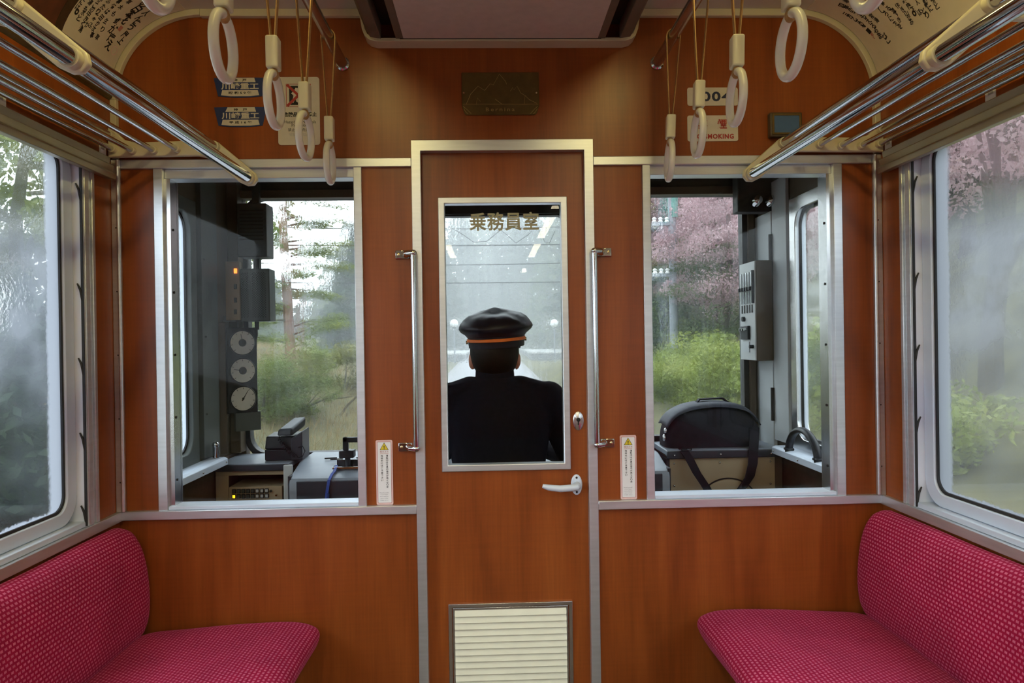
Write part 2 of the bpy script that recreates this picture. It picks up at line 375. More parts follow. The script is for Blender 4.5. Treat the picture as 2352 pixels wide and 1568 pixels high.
    def build(s, name, mat, parent=None, smooth=35, bevel=0.0, seg=2):
        me = bpy.data.meshes.new(name); me.from_pydata(s.v, [], s.f)
        bm = bmesh.new(); bm.from_mesh(me); bmesh.ops.recalc_face_normals(bm, faces=bm.faces); bm.to_mesh(me); bm.free()
        return link(name, me, mat, parent, smooth, bevel, seg)
def link(name, me, mat, parent=None, smooth=35, bevel=0.0, seg=2):
    o = bpy.data.objects.new(name, me); col.objects.link(o)
    if isinstance(mat, str): mat = MATS[mat]
    if mat and not me.materials: me.materials.append(mat)
    if smooth:
        for p in me.polygons: p.use_smooth = True
        me.set_sharp_from_angle(angle=math.radians(smooth))
    if bevel:
        b = o.modifiers.new('bevel', 'BEVEL'); b.width = bevel; b.segments = seg; b.limit_method = 'ANGLE'; b.angle_limit = math.radians(40)
    if parent is not None:
        o.parent = parent; o.matrix_parent_inverse = pinv(parent)
    return o
def wmat(o):
    m = Matrix.LocRotScale(o.location, o.rotation_euler, o.scale)
    return (wmat(o.parent) @ o.matrix_parent_inverse @ m) if o.parent else m
def pinv(o): return wmat(o).inverted()
def thing(name, label, cat, loc, group=None):
    o = bpy.data.objects.new(name, None); col.objects.link(o); o.location = loc; o.empty_display_size = .05
    return tag(o, label, cat, group)
def tag(o, label, cat, group=None):
    o['label'] = label; o['category'] = cat
    if group: o['group'] = group
    return o
def struct(o, label=None):
    o['kind'] = 'structure'
    if label: o['label'] = label
    return o
def sempty(name, loc=(0, 0, 0), label=None):
    o = bpy.data.objects.new(name, None); col.objects.link(o); o.location = loc; return struct(o, label)
def copy_tree(o, parent=None):
    c = o.copy(); col.objects.link(c)
    if parent is not None: c.parent = parent
    for ch in list(o.children): copy_tree(ch, c)
    return c
def rrect(a0, a1, b0, b1, r, n=8):
    a0, a1 = min(a0, a1), max(a0, a1); pts = []
    for (ca, cb, s) in ((a1-r, b1-r, 0), (a0+r, b1-r, 1), (a0+r, b0+r, 2), (a1-r, b0+r, 3)):
        for k in range(n+1):
            t = PI/2*(s+k/n); pts.append((ca+r*math.cos(t), cb+r*math.sin(t)))
    return pts
def textmesh(body, size, align='CENTER', thick=.0002, bold=0.0, spacing=1.0):
    cu = bpy.data.curves.new('lettering', 'FONT'); cu.body = body; cu.size = size; cu.align_x = align; cu.align_y = 'CENTER'
    cu.extrude = thick; cu.offset = bold; cu.resolution_u = 3; cu.space_character = spacing
    o = bpy.data.objects.new('t', cu); col.objects.link(o)
    dg = bpy.context.evaluated_depsgraph_get(); me = bpy.data.meshes.new_from_object(o.evaluated_get(dg))
    bpy.data.objects.remove(o); bpy.data.curves.remove(cu); return me
def fit(me, w, h):
    """scale a text mesh to width w, height h, centred on its bounds"""
    if not me.vertices: return me
    co = np.empty(len(me.vertices)*3, dtype=np.float32); me.vertices.foreach_get('co', co); co = co.reshape(-1, 3)
    lo, hi = co.min(0), co.max(0); c = (lo+hi)/2; d = np.maximum(hi-lo, 1e-6)
    co[:, :2] = (co[:, :2]-c[:2]) * np.array([w/d[0], h/d[1]], dtype=np.float32); co[:, 2] -= c[2]
    me.vertices.foreach_set('co', co.ravel()); me.update(); return me
def print_xz(name, me, mat, x, y, z, parent, back=False):
    """place a flat text mesh on a wall that faces -Y"""
    M = Matrix.Translation((x, y, z)) @ Matrix.Rotation(PI/2, 4, 'X'); me.transform(M)
    return link(name, me, mat, parent, smooth=0)
def letters(name, body, w, h, x, z, y, mat, parent, bold=0.0, spacing=1.0):
    return print_xz(name, fit(textmesh(body, .1, bold=bold, spacing=spacing), w, h), mat, x, y, z, parent)

# ------------------------------------------------------------------ the saloon shell
HW = 1.17           # half width
YB = -7.0           # rear end of the modelled saloon
CR, CX, CZ = .27, .90, 2.005      # cove radius and centre
CEIL = CZ+CR
def cove(s, n=14, r=CR):
    return [(s*(CX+r*math.cos(PI/2*k/n)), CZ+r*math.sin(PI/2*k/n)) for k in range(n+1)]

struct(MB().box(-1.25, 1.25, YB-.05, 0.0, -.05, 0).build('floor', 'floor_lino'), 'dark brown linoleum floor of the saloon')
# ceiling: flat panel and two coves in one sheet with thickness
prof = [(x, z) for x, z in cove(1)]+[(x, z) for x, z in cove(-1)][::-1]
outer = [(x*1.03, z+.03) for x, z in prof]
struct(MB().prism(prof+outer[::-1], 'y', YB, -.001).build('ceiling', 'ceiling'), 'cream ceiling with rounded coves')

# bulkhead between saloon and cab
wf = sempty('wall_front', (0, 0, 0), 'wood-grain bulkhead between saloon and driving cab')
T = .035
arch = cove(1)
hdr = [(-HW, 1.826)]+[(-.277, 1.826), (-.277, 1.879), (.277, 1.879), (.277, 1.826)]+[(HW, 1.826), (HW, CZ)]+arch[1:]+[(x, z) for x, z in cove(-1)][::-1]
MB().prism(hdr, 'y', 0, T).build('panel', 'wood', wf)
for s in (-1, 1):
    MB().box(s*.277, s*.428, 0, T, .772, 1.80).build('panel', 'wood', wf)
    MB().box(s*1.05, s*HW, 0, T, .772, 1.80).build('panel', 'wood', wf)
    MB().box(s*.277, s*HW, 0, T, 0, .746).build('panel', 'wood', wf)
    MB().box(s*.277, s*HW, -.012, T, 1.80, 1.827).build('rail_trim', 'alu', wf, bevel=.002)
    MB().box(s*.277, s*HW, -.016, T+.004, .746, .773).build('sill_trim', 'alu', wf, bevel=.002)
tr = MB()
pts = [(x, z) for x, z in cove(1, 20)]; pin = [(x, z) for x, z in cove(1, 20, CR-.018)]
for s in (-1, 1):
    m = MB(); P = [(s*x, z) for x, z in pts]; Q = [(s*x, z) for x, z in pin]
    m.prism(P+Q[::-1], 'y', -.02, -.0005)
    m.box(s*(HW-.018), s*HW, -.02, -.0005, 1.83, CZ)
    m.box(s*.41, s*CX, -.02, -.0005, CEIL-.022, CEIL)
    struct(m.build('trim_%d' % (1 if s < 0 else 2), 'cream_metal', bevel=.002), 'pale metal edging along the arched top of the bulkhead, %s side' % ('left' if s < 0 else 'right'))

# windows in the bulkhead (looking into the cab)
def bulk_window(n, s, label):
    w = sempty('window_%d' % n, (s*.74, 0, .77), label)
    m = MB(); m.box(s*.428, s*.453, -.010, T, .772, 1.80); m.build('frame_stile', 'alu', w, bevel=.0015)
    m = MB(); m.box(s*1.022, s*1.05, -.010, T, .772, 1.80); m.build('frame_stile', 'alu', w, bevel=.0015)
    MB().box(s*.453, s*1.022, .004, .06, 1.772, 1.80).build('frame_head', 'alu', w, bevel=.0015)
    MB().box(s*1.006, s*1.022, .004, .06, .784, 1.772).build('jamb', 'steel_dull', w)
    m = MB(); m.box(s*.453, s*1.022, -.006, .06, .773, .784); m.build('frame_sill', 'alu_skytint', w, bevel=.002)
    MB().box(s*.453, s*1.006, .0475, .0515, .784, 1.772).build('pane', 'glass_clear', w, smooth=0)
    for z in (.86, 1.05, 1.24, 1.43, 1.62):
        MB().cyl((s*1.0062, .02, z), (s*1.004, .02, z), .004, 10).build('screw', 'dark', w)
    return w
bulk_window(1, -1, 'aluminium framed window into the cab left of the door')
bulk_window(2, 1, 'aluminium framed window into the cab right of the door')

# cab door
d1 = sempty('door_1', (0, 0, 0), 'wood-grain cab door with tall window and louvred vent')
DY = .014
m = MB()
m.ring([(-.249, .01), (.249, .01), (.249, 1.846), (-.249, 1.846)], [(-.198, .868), (.195, .868), (.195, 1.707), (-.198, 1.707)], 'y', DY, DY+.03)
leaf = m.build('leaf', 'wood', d1)
m = MB()
m.ring([(-.277, 0), (.277, 0), (.277, 1.879), (-.277, 1.879)], [(-.249, 0.002), (.249, 0.002), (.249, 1.846), (-.249, 1.846)], 'y', -.016, T)
m.build('door_frame', 'alu', d1, bevel=.002)
m = MB(); m.ring([(-.200, .868), (.197, .868), (.197, 1.709), (-.200, 1.709)], [(-.180, .888), (.177, .888), (.177, 1.690), (-.180, 1.690)], 'y', DY-.008, DY+.03)
m.build('window_frame', 'alu', d1, bevel=.002)
pane = MB().box(-.180, .177, DY+.018, DY+.022, .888, 1.690).build('pane', 'glass_clear', d1, smooth=0)
q = at(1158, 508, DY+.016)
letters('lettering', '乗務員室', .216, .058, q.x, q.z, DY+.0172, 'door_print', d1, bold=.0022, spacing=1.08)
lv = MB(); lv.ring([(-.187, .105), (.195, .105), (.195, .461), (-.187, .461)], [(-.176, .116), (.184, .116), (.184, .450), (-.176, .450)], 'y', DY-.007, DY+.004)
lv.ring([(-.174, .118), (.182, .118), (.182, .448), (-.174, .448)], [(-.168, .124), (.176, .124), (.176, .441), (-.168, .441)], 'y', DY-.004, DY+.002)
lou = lv.build('vent_frame', 'steel_dull', d1, bevel=.001)
z = .441; k = 0
MB().box(-.170, .178, DY-.0006, DY+.0004, .118, .448).build('vent_backing', 'dark', d1)
while z-.0198 > .118:
    z1 = z; z0 = z-.0178
    o = MB().hexa([(-.168, DY-.011, z0), (.176, DY-.011, z0), (.176, DY-.003, z0), (-.168, DY-.003, z0)],
                  [(-.168, DY-.003, z1), (.176, DY-.003, z1), (.176, DY-.001, z1), (-.168, DY-.001, z1)]).build('slat', 'slat', d1, bevel=.0008)
    z -= .0198
# lock and lever
q = at(1328, 966, DY); MB().lathe([(.0165, 0), (.0165, .003), (.014, .005), (.001, .005)], (0, 0, 0), 28, 'y', 1.0, 1.75).xf(Matrix.Translation((q.x, DY-.0005, q.z)) @ Matrix.Scale(-1, 4, (0, 1, 0))).build('escutcheon', 'steel_dull', d1)
MB().cyl((q.x, DY-.0075, q.z+.004), (q.x, DY-.004, q.z+.004), .006, 16).box(q.x-.002, q.x+.002, DY-.0075, DY-.005, q.z-.012, q.z+.002).build('keyhole', 'dark', d1)
q = at(1324, 1112, DY)
MB().lathe([(.0175, 0), (.0175, .004), (.015, .0065), (.001, .0065)], (0, 0, 0), 28, 'y', 1.0, 1.8).xf(Matrix.Translation((q.x, DY-.0005, q.z)) @ Matrix.Scale(-1, 4, (0, 1, 0))).build('handle_plate', 'alu_skytint', d1)
hx = q.x
MB().tube([(hx, DY-.004, q.z), (hx, DY-.03, q.z), (hx-.006, DY-.043, q.z), (hx-.02, DY-.047, q.z-.001), (hx-.055, DY-.046, q.z-.003), (hx-.09, DY-.044, q.z+.001), (hx-.108, DY-.043, q.z+.006)],
          [.011, .011, .011, .0105, .0105, .009, .006], 14).build('lever', 'alu_skytint', d1)
for dz in (.022, -.022): MB().cyl((hx, DY-.008, q.z+dz), (hx, DY-.005, q.z+dz), .0035, 10).build('screw', 'dark', d1)

# ------------------------------------------------------------------ side walls
SW = .06
WINS = [(-.178, -1.46), (-1.66, -2.94), (-3.14, -4.42), (-4.62, -5.9)]
nwin = 2
for s in (-1, 1):
    nm = 'left' if s < 0 else 'right'
    wl = sempty('wall_'+nm, (s*HW, 0, 0), 'wood-grain side wall of the saloon, %s side' % nm)
    X0, X1 = s*HW, s*(HW+SW)
    MB().box(X0, X1, YB, 0, 0, .745).build('panel', 'wood', wl)
    MB().box(X0, X1, YB, 0, 1.80, CZ+.02).build('panel', 'wood', wl)
    edges = [0]+[v for w in WINS for v in w]+[YB]
    for i in range(0, len(edges), 2):
        a, b = edges[i], edges[i+1]
        a2 = a if i == 0 else a-.05; b2 = b+.05 if i+2 < len(edges) else b
        MB().box(X0, X1, a2, b2, .772, 1.80).build('panel', 'wood', wl)
    MB().box(s*(HW-.014), X1, YB, 0, .744, .773).build('sill_trim', 'alu', wl, bevel=.002)
    # corner post with its two ribs
    MB().box(s*(HW-.022), s*HW, -.020, -.0005, .773, 1.826).cyl((s*(HW-.022), -.020, .774), (s*(HW-.022), -.020, 1.825), .006, 10).build('corner_post', 'alu', wl, bevel=.002)
    for z in (.86, 1.05, 1.24, 1.43, 1.62): MB().box(s*(HW-.0235), s*(HW-.012), -.0208, -.0195, z, z+.004).build('post_joint', 'rubber', wl)
    # window head pelmet
    MB().prism([(s*HW, 1.762), (s*(HW-.034), 1.755), (s*(HW-.036), 1.772), (s*(HW-.026), 1.778), (s*(HW-.03), 1.798), (s*(HW-.016), 1.803), (s*(HW-.02), 1.823), (s*HW, 1.826)], 'y', YB, -.055).build('pelmet', 'alu_shaded', wl, bevel=.002)
    for wi, (ya, yb) in enumerate(WINS):
        nwin += 1
        ord_ = ('nearest the bulkhead', 'second from the bulkhead', 'third from the bulkhead', 'fourth from the bulkhead')[wi]
        w = sempty('window_%d' % nwin, (s*HW, (ya+yb)/2, .78), 'saloon window misted with condensation, %s side, %s' % (nm, ord_))
        # outer channels on the wall face
        for yy, sg in ((ya, 1), (yb, -1)):
            m = MB(); m.box(s*(HW-.010), X1, yy, yy+sg*.022, .773, 1.79); m.box(s*(HW-.004), X1, yy+sg*.022, yy+sg*.038, .773, 1.79); m.box(s*(HW-.010), X1, yy+sg*.038, yy+sg*.052, .773, 1.79)
            m.build('channel', 'alu', w, bevel=.002)
            MB().box(s*(HW-.006), X1, yy-sg*.009, yy-sg*.0005, .774, 1.79).build('jamb', 'white_paint', w)
            st = MB().box(s*(HW-.009), s*(HW-.002), yy-sg*.0115, yy-sg*.0085, .776, 1.79).build('blind_guide', 'rubber', w)
            for z in (.815, 1.015, 1.22, 1.425, 1.70):
                MB().tube([(s*(HW-.004), yy-sg*.0105, z-.030), (s*(HW-.001), yy-sg*.0115, z), (s*(HW+.007), yy-sg*.0125, z+.018)], [.002, .0035, .002], 8).build('blind_hook', 'rubber', st)
        MB().box(s*(HW-.004), X1, yb, ya, .7735, .789).build('inner_sill', 'alu_skytint', w, bevel=.002)
        g0, g1, h0, h1 = ya-.054, yb+.054, .826, 1.795
        o = rrect(ya-.010, yb+.010, .790, 1.81, .075); i_ = rrect(g0, g1, h0, h1, .045)
        MB().ring(o, i_, 'x', s*(HW+.018), s*(HW+.045)).build('sash', 'alu_skytint', w, bevel=.003)
        o = rrect(g0+.001, g1-.001, h0-.001, h1+.001, .045); i_ = rrect(g0-.008, g1+.008, h0+.008, h1-.008, .040)
        MB().ring(o, i_, 'x', s*(HW+.024), s*(HW+.040)).build('gasket', 'rubber', w)
        mname = 'fogged_glass_%d' % nwin
        fog_glass(mname, g0, g1, h0, h1, seed=1.7*nwin, amount=(.72 if s < 0 else .85) if wi == 0 else .08, low=.12 if s < 0 else .26)  # unseen rear panes are kept nearly clear to let in more daylight
        gp = rrect(g0, g1, h0, h1, .045)
        BACK = MB().ring(rrect(ya-.009, yb+.009, .78, 1.80, .003), rrect(g0+.002, g1-.002, h0-.002, h1+.002, .045), 'x', s*(HW+.046), X1).build('outer_frame', 'cab_dark', w)
        MB().prism(gp, 'x', s*(HW+.029), s*(HW+.032)).build('pane', mname, w, smooth=0)
struct(MB().box(-1.25, 1.25, YB-.05, YB, 0, CEIL+.03).build('wall_back', 'wood'), 'wood-grain wall closing the saloon behind the viewpoint')

for o in list(bpy.data.objects):
    if o.name.startswith('pane') and o.parent and o.data.materials[0].name == 'glass_clear':
        o.data.materials.append(MATS['glass_back'])
        for p in o.data.polygons:
            if p.normal.y > -.5: p.material_index = 1
def two_face(o, axis, inner_sign, mat_out):
    """give the faces that look away from the saloon a second material"""
    o.data.materials.append(MATS[mat_out])
    for p in o.data.polygons:
        if p.normal[axis]*inner_sign < .5: p.material_index = 1
for o in list(bpy.data.objects):
    if o.name.startswith('pane') and o.parent and o.data.materials[0].name.startswith('fogged'):
        two_face(o, 0, -1 if o.data.vertices[0].co.x > 0 else 1, 'glass_cab')

# ------------------------------------------------------------------ bench seats
def spline_closed(P, k=7):
    n = len(P); out = []
    for i in range(n):
        p0, p1, p2, p3 = (np.array(P[(i+j) % n]) for j in (-1, 0, 1, 2))
        for t in np.arange(k)/k:
            out.append(tuple(.5*((2*p1)+(-p0+p2)*t+(2*p0-5*p1+4*p2-p3)*t*t+(-p0+3*p1-3*p2+p3)*t**3)))
    return out
def cushion(name, P, s, y0, y1, rx, rz, parent, sag, wob=0.0):
    pr = spline_closed(P); n = len(pr); cx = sum(p[0] for p in pr)/n; cz = sum(p[1] for p in pr)/n
    hx = max(abs(p[0]-cx) for p in pr); hz = max(abs(p[1]-cz) for p in pr)
    ys = [(0, 1.0), (.003, .72), (.010, .45), (.022, .22), (.04, .07), (.062, 0.0)]
    L = y0-y1; rows = [(y0-a, b) for a, b in ys]+[(y0-.062-(L-.124)*i/40, 0) for i in range(1, 40)]+[(y1+a, b) for a, b in ys[::-1]]
    vs = []; arc = [0]
    for i in range(n): arc.append(arc[-1]+math.dist(pr[i], pr[(i+1) % n]))
    for y, b in rows:
        for x, z in pr:
            X = cx+(x-cx)*(1-b*rx/hx); Z = cz+(z-cz)*(1-b*rz/hz)
            w = wob*math.sin(y*9+x*7)*math.sin(y*4.3+1+x*3) if b < .3 else 0
            vs.append((s*(X+w*.4), y, Z+w))
    fs = []; R = len(rows)
    for i in range(R-1): fs += [(i*n+k, i*n+(k+1) % n, (i+1)*n+(k+1) % n, (i+1)*n+k) for k in range(n)]
    fs += [tuple(range(n)), tuple(range((R-1)*n, R*n))]
    me = bpy.data.meshes.new(name); me.from_pydata(vs, [], fs)
    uv = me.uv_layers.new(name='UVMap'); ud = uv.data
    for p in me.polygons:
        ks = [me.loops[li].vertex_index for li in p.loop_indices]
        wrap = max(k % n for k in ks) == n-1 and min(k % n for k in ks) == 0
        for li, k in zip(p.loop_indices, ks):
            j = k % n; a = arc[n] if (wrap and j == 0 and len(ks) == 4) else arc[j]
            ud[li].uv = (vs[k][1], a)
    bm = bmesh.new(); bm.from_mesh(me); bmesh.ops.recalc_face_normals(bm, faces=bm.faces); bm.to_mesh(me); bm.free()
    return link(name, me, 'moquette', parent, smooth=60)
seatP = [(.562, .405), (.582, .431), (.65, .446), (.80, .442), (.95, .432), (1.075, .424), (1.10, .40), (1.10, .34), (.90, .30), (.72, .285), (.63, .305), (.582, .36)]
backP = [(1.078, .425), (1.064, .50), (1.070, .60), (1.088, .675), (1.115, .722), (1.145, .738), (1.163, .725), (1.166, .62), (1.166, .46), (1.158, .42), (1.11, .412)]
for s, nm in ((-1, 'left'), (1, 'right')):
    b = thing('bench_seat', 'crimson moquette bench seat along the %s wall%s' % (nm, '' if s < 0 else ', beside the pink-blossom window'), 'bench', (s*.85, -1.3, 0), 'bench seats along the walls')
    cushion('seat', seatP, s, -.014, -2.75, .055, .045, b, 0, .0035)
    cushion('backrest', backP, s, -.008, -2.75, .030, .055, b, 0, .002)
    MB().box(s*.70, s*1.168, -2.70, -.02, .02, .30).box(s*.74, s*1.168, -2.70, -.02, 0, .02).build('heater_casing', 'heater_box', b, bevel=.006)

# ------------------------------------------------------------------ luggage racks
brk = [(1.168, 1.828), (1.168, 1.925), (1.152, 1.925), (1.14, 1.90), (1.12, 1.880), (1.09, 1.872), (.862, 1.877), (.846, 1.871), (.735, 1.776), (.731, 1.757), (.743, 1.742), (.762, 1.741), (.785, 1.752), (.868, 1.822), (.905, 1.831)]
rods = [(.757, 1.763, .0158, 'front_rail'), (.853, 1.856, .0115, 'upper_rail'), (.965, 1.849, .0078, 'rod'), (1.031, 1.846, .0078, 'rod'), (1.094, 1.846, .0078, 'rod'), (1.150, 1.850, .0078, 'rod'), (1.155, 1.893, .007, 'rod')]
for s, nm in ((-1, 'left'), (1, 'right')):
    r = thing('luggage_rack', 'chrome tube luggage rack with cream brackets over the %s bench' % nm, 'luggage rack', (s*HW, -.02, 1.83), 'overhead luggage racks')
    for yb in (-.022, -.925, -1.85, -2.78):
        bk = MB().prism([(s*x, z) for x, z in brk], 'y', yb, yb-.016).build('bracket', 'cream_metal', r, bevel=.004, seg=3)
        for x, z, rad, n_ in rods:
            MB().cyl((s*x, yb-.015, z), (s*x, yb-.032, z), rad+.0035, 18).build('collar', 'cream_metal', bk, bevel=.001)
    for x, z, rad, n_ in rods:
        MB().cyl((s*x, -.03, z), (s*x, -2.79, z), rad, 24 if rad > .01 else 14).build(n_, 'steel', r)

# ------------------------------------------------------------------ strap rails and hanging straps
RZ = 2.114; RX = .480
for s, nm in ((-1, 'left'), (1, 'right')):
    r = thing('strap_rail', 'dark metal ceiling rail carrying the %s row of hanging straps' % nm, 'rail', (s*RX, 0, RZ), 'ceiling strap rails')
    MB().cyl((s*RX, -.002, RZ), (s*RX, -3.9, RZ), .0155, 20).build('tube', 'steel_dull', r)
    MB().lathe([(.021, 0), (.021, -.008), (.0165, -.012)], (s*RX, -.0002, RZ), 24, 'y').build('flange', 'steel', r)
    for y in (-1.45, -3.2): MB().cyl((s*RX, y, RZ), (s*RX, y, CEIL), .009, 12).lathe([(.03, 0), (.03, -.006)], (s*RX, y, CEIL-.0005), 20, 'z').build('hanger', 'steel_dull', r)
def make_strap():
    """origin on the rail axis, ring hanging below"""
    t = bpy.data.objects.new('hanging_strap', None); col.objects.link(t); t.empty_display_size = .03
    zc = -.349
    m = MB(); m.tube([(0, .0505*math.cos(2*PI*k/40), zc+.0515*math.sin(2*PI*k/40)) for k in range(40)], .0087, 14, closed=True)
    m.build('grip_ring', 'ring_white', t, smooth=60)
    m = MB(); pr = rrect(-.0125, .0125, -.0175, .0175, .006, 4)
    m.prism(pr, 'z', zc+.062, zc+.126); m.build('sleeve', 'ivory', t, bevel=.003, seg=3)
    m = MB(); m.ball((0, 0, zc+.052), .0125, 14, 8, (.8, 1.25, 1.0)); m.build('knot', 'belt', t)
    P = [(-.004, 0, zc+.12), (-.010, 0, zc+.20), (-.018, 0, -.02), (-.0188, 0, -.005)]
    loop = [Vector((-.0188*math.cos(a), 0, .0188*math.sin(a))) for a in np.linspace(0, PI, 9)]
    Q = [(.0188, 0, -.005), (.018, 0, -.02), (.010, 0, zc+.20), (.004, 0, zc+.12)]
    MB().ribbon([Vector(p) for p in P]+loop+[Vector(p) for p in Q], (0, .013, 0), .0026).build('belt', 'belt', t, smooth=40)
    return t
proto = make_strap()
ordn = ['closest to the bulkhead', 'second from the bulkhead', 'third from the bulkhead', 'fourth from the bulkhead', 'fifth from the bulkhead']
first = True
for s, nm in ((-1, 'left'), (1, 'right')):
    for k in range(5):
        o = proto if first else copy_tree(proto)
        first = False
        o.location = (s*RX, -.2-.262*k, RZ)
        sw = (0.004, .006, -.004, .01, 0)[k] if s < 0 else (.045, .035, .025, .02, .02)[k]
        o.rotation_euler = (random.uniform(-.01, .01), sw, (0.03, -.05, .02, .04, 0)[k] if s < 0 else (-.10, -.06, -.06, -.04, -.03)[k])
        tag(o, 'white ring hand strap on the %s ceiling rail, %s' % (nm, ordn[k]), 'hand strap', 'white ring straps on the %s rail' % nm)

# ------------------------------------------------------------------ fluorescent lamps (above and behind the viewpoint)
LX = .462
for s, nm in ((-1, 'left'), (1, 'right')):
    for k, (ya, yb) in enumerate(((-.42, -1.62), (-1.95, -3.15), (-3.5, -4.7), (-5.1, -6.3))):
        l = thing('ceiling_lamp', 'ceiling lamp on the %s side of the duct, %s from the bulkhead' % (nm, ('first', 'second', 'third', 'fourth')[k]), 'ceiling lamp', (s*LX, (ya+yb)/2, CEIL), 'ceiling lamps beside the duct')
        MB().box(s*LX-.035, s*LX+.045, yb, ya, CEIL-.022, CEIL-.0005).build('housing', 'ivory', l, bevel=.004)
        if k == 0:
            MB().cyl((s*LX, ya-.03, CEIL-.040), (s*LX, yb+.03, CEIL-.040), .015, 16).build('tube', 'tube_glow', l)
            for y in (ya-.02, yb+.02): MB().box(s*LX-.015, s*LX+.015, y-.012, y+.012, CEIL-.058, CEIL-.02).build('holder', 'ivory', l, bevel=.002)
        else:
            MB().box(s*LX-.030, s*LX+.040, yb+.02, ya-.02, CEIL-.026, CEIL-.0225).build('diffuser', 'panel_glow', l)

# ------------------------------------------------------------------ ceiling duct
du = thing('ceiling_duct', 'cream panelled air duct along the middle of the ceiling', 'ceiling duct', (0, -.03, CEIL))
ZD = 2.168
MB().box(-.290, .290, YB+.02, -.055, ZD, ZD+.012).build('panel', 'duct_panel', du, bevel=.001)
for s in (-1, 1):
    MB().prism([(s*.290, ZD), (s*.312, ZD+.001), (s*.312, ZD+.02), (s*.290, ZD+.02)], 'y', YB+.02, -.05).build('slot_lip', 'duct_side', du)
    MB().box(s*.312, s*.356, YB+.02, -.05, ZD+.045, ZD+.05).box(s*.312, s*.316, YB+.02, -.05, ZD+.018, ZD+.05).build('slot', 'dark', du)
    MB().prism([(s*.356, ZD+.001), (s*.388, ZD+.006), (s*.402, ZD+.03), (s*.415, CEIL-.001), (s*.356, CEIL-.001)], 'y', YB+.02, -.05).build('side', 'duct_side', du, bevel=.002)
    # curved corner of the end rim
    P = [(s*.30, ZD-.006), (s*.372, ZD-.006), (s*.392, ZD-.001), (s*.405, ZD+.010), (s*.4125, ZD+.03), (s*.424, CEIL-.001)]
    Q = [(s*.416, CEIL-.001), (s*.404, ZD+.032), (s*.397, ZD+.017), (s*.385, ZD+.008), (s*.37, ZD+.004), (s*.30, ZD+.004)]
    MB().prism(P+Q, 'y', -.055, -.0006).build('end_rim', 'cream_metal', du, bevel=.001)
MB().box(-.30, .30, -.055, -.0006, ZD-.006, ZD+.004).build('end_rim', 'cream_metal', du, bevel=.001)
MB().box(-.30, .30, -.0595, -.0555, ZD-.001, ZD+.002).build('shadow_gap', 'dark', du)

# ------------------------------------------------------------------ advertising cards in the coves
def cove_pt(s, th, y, r=CR-.003): return Vector((s*(CX+r*math.cos(th)), y, CZ+r*math.sin(th)))
def on_cove(u, v, s, r=CR-.003):
    d = ray(u, v); ax, az = CAM.x-s*CX, CAM.z-CZ
    a = d.x*d.x+d.z*d.z; b = 2*(ax*d.x+az*d.z); c = ax*ax+az*az-r*r
    t = (-b+math.sqrt(max(0, b*b-4*a*c)))/(2*a); p = CAM+d*t
    return math.atan2(p.z-CZ, (p.x-s*CX)*s), p.y
def card(name, s, th0, th1, ya, yb, mat, parent, r=CR-.003, t=.0015, n=14):
    P = [(s*(CX+r*math.cos(th0+(th1-th0)*k/n)), CZ+r*math.sin(th0+(th1-th0)*k/n)) for k in range(n+1)]
    Q = [(s*(CX+(r+t)*math.cos(th0+(th1-th0)*k/n)), CZ+(r+t)*math.sin(th0+(th1-th0)*k/n)) for k in range(n+1)]
    return MB().prism(P+Q[::-1], 'y', ya, yb).build(name, mat, parent)
GL = {}
def glyph_on_cove(acc, s, ch, u, v, size, r=CR-.0036, rot=0.0):
    if ch not in GL:
        me = textmesh(ch, .1, thick=0, bold=.0028); fit(me, 1, 1)
        GL[ch] = ([tuple(x.co) for x in me.vertices], [tuple(p.vertices) for p in me.polygons])
    V, F = GL[ch]; th, y = on_cove(u, v, s); ca, sa = math.cos(rot), math.sin(rot)
    out = []
    for a, b_, _ in V:
        a, b_ = a*ca-b_*sa, a*sa+b_*ca
        out.append(cove_pt(s, th+b_*size/r, y-s*a*size*.85, r))
    acc.add(out, F)
th_b = .13
thl, yl = on_cove(152, 44, -1)
LY1 = yl
cl = thing('ceiling_card', 'cream card with brushed calligraphy in the left cove', 'poster', cove_pt(-1, .7, (LY1-.02)/2), 'advertising cards in the coves')
card('sheet', -1, th_b, 1.42, -.024, LY1, 'paper', cl)
acc = MB(); red = MB()
rr = random.Random(3)
colsL = [[(357, 18), (336, 29), (320, 41), (313, 52), (301, 61), (286, 80), (278, 92)], [(341, 3), (331, 9), (314, 21), (301, 31), (287, 43), (268, 51), (259, 67), (255, 87), (250, 103)],
         [(296, 4), (277, 16), (261, 31), (243, 48), (235, 67), (223, 85)], [(273, 3), (259, 14), (246, 26), (232, 40), (224, 54), (215, 66), (211, 80)], [(250, 2), (237, 15), (225, 26), (219, 37), (213, 47), (208, 58)],
         [(230, 0), (218, 12), (211, 22), (203, 32), (197, 44), (200, 56)], [(207, 5), (196, 20), (191, 29), (190, 55), (185, 67)], [(188, 4), (178, 16), (176, 27), (181, 41)]]
chL = ['二人んにう屋上', 'えの日本花傘が庵', '草木も生り', '事情は田か次', 'ふたり若葉', 'かこの中き', '湯も水く', 'には。と']
bigc = {0: .026, 1: .030}
for ci, (pp, cc) in enumerate(zip(colsL, chL)):
    for k, (u, v) in enumerate(pp):
        if ci == 1 and k == 4: sz = .036
        elif ci == 1 and k in (5, 6, 7, 8): sz = .032
        else: sz = bigc.get(ci, .0175)
        glyph_on_cove(acc, -1, cc[k % len(cc)], u, v, sz, rot=rr.uniform(-.15, .15))
acc.build('lettering', 'ink', cl, smooth=0)['kind'] = 'stuff'
red = MB()
glyph_on_cove(red, -1, '■', 276, 65, .016); red.build('seal', 'pink_ink', cl, smooth=0)
th, y = on_cove(262, 116, -1); red = MB()
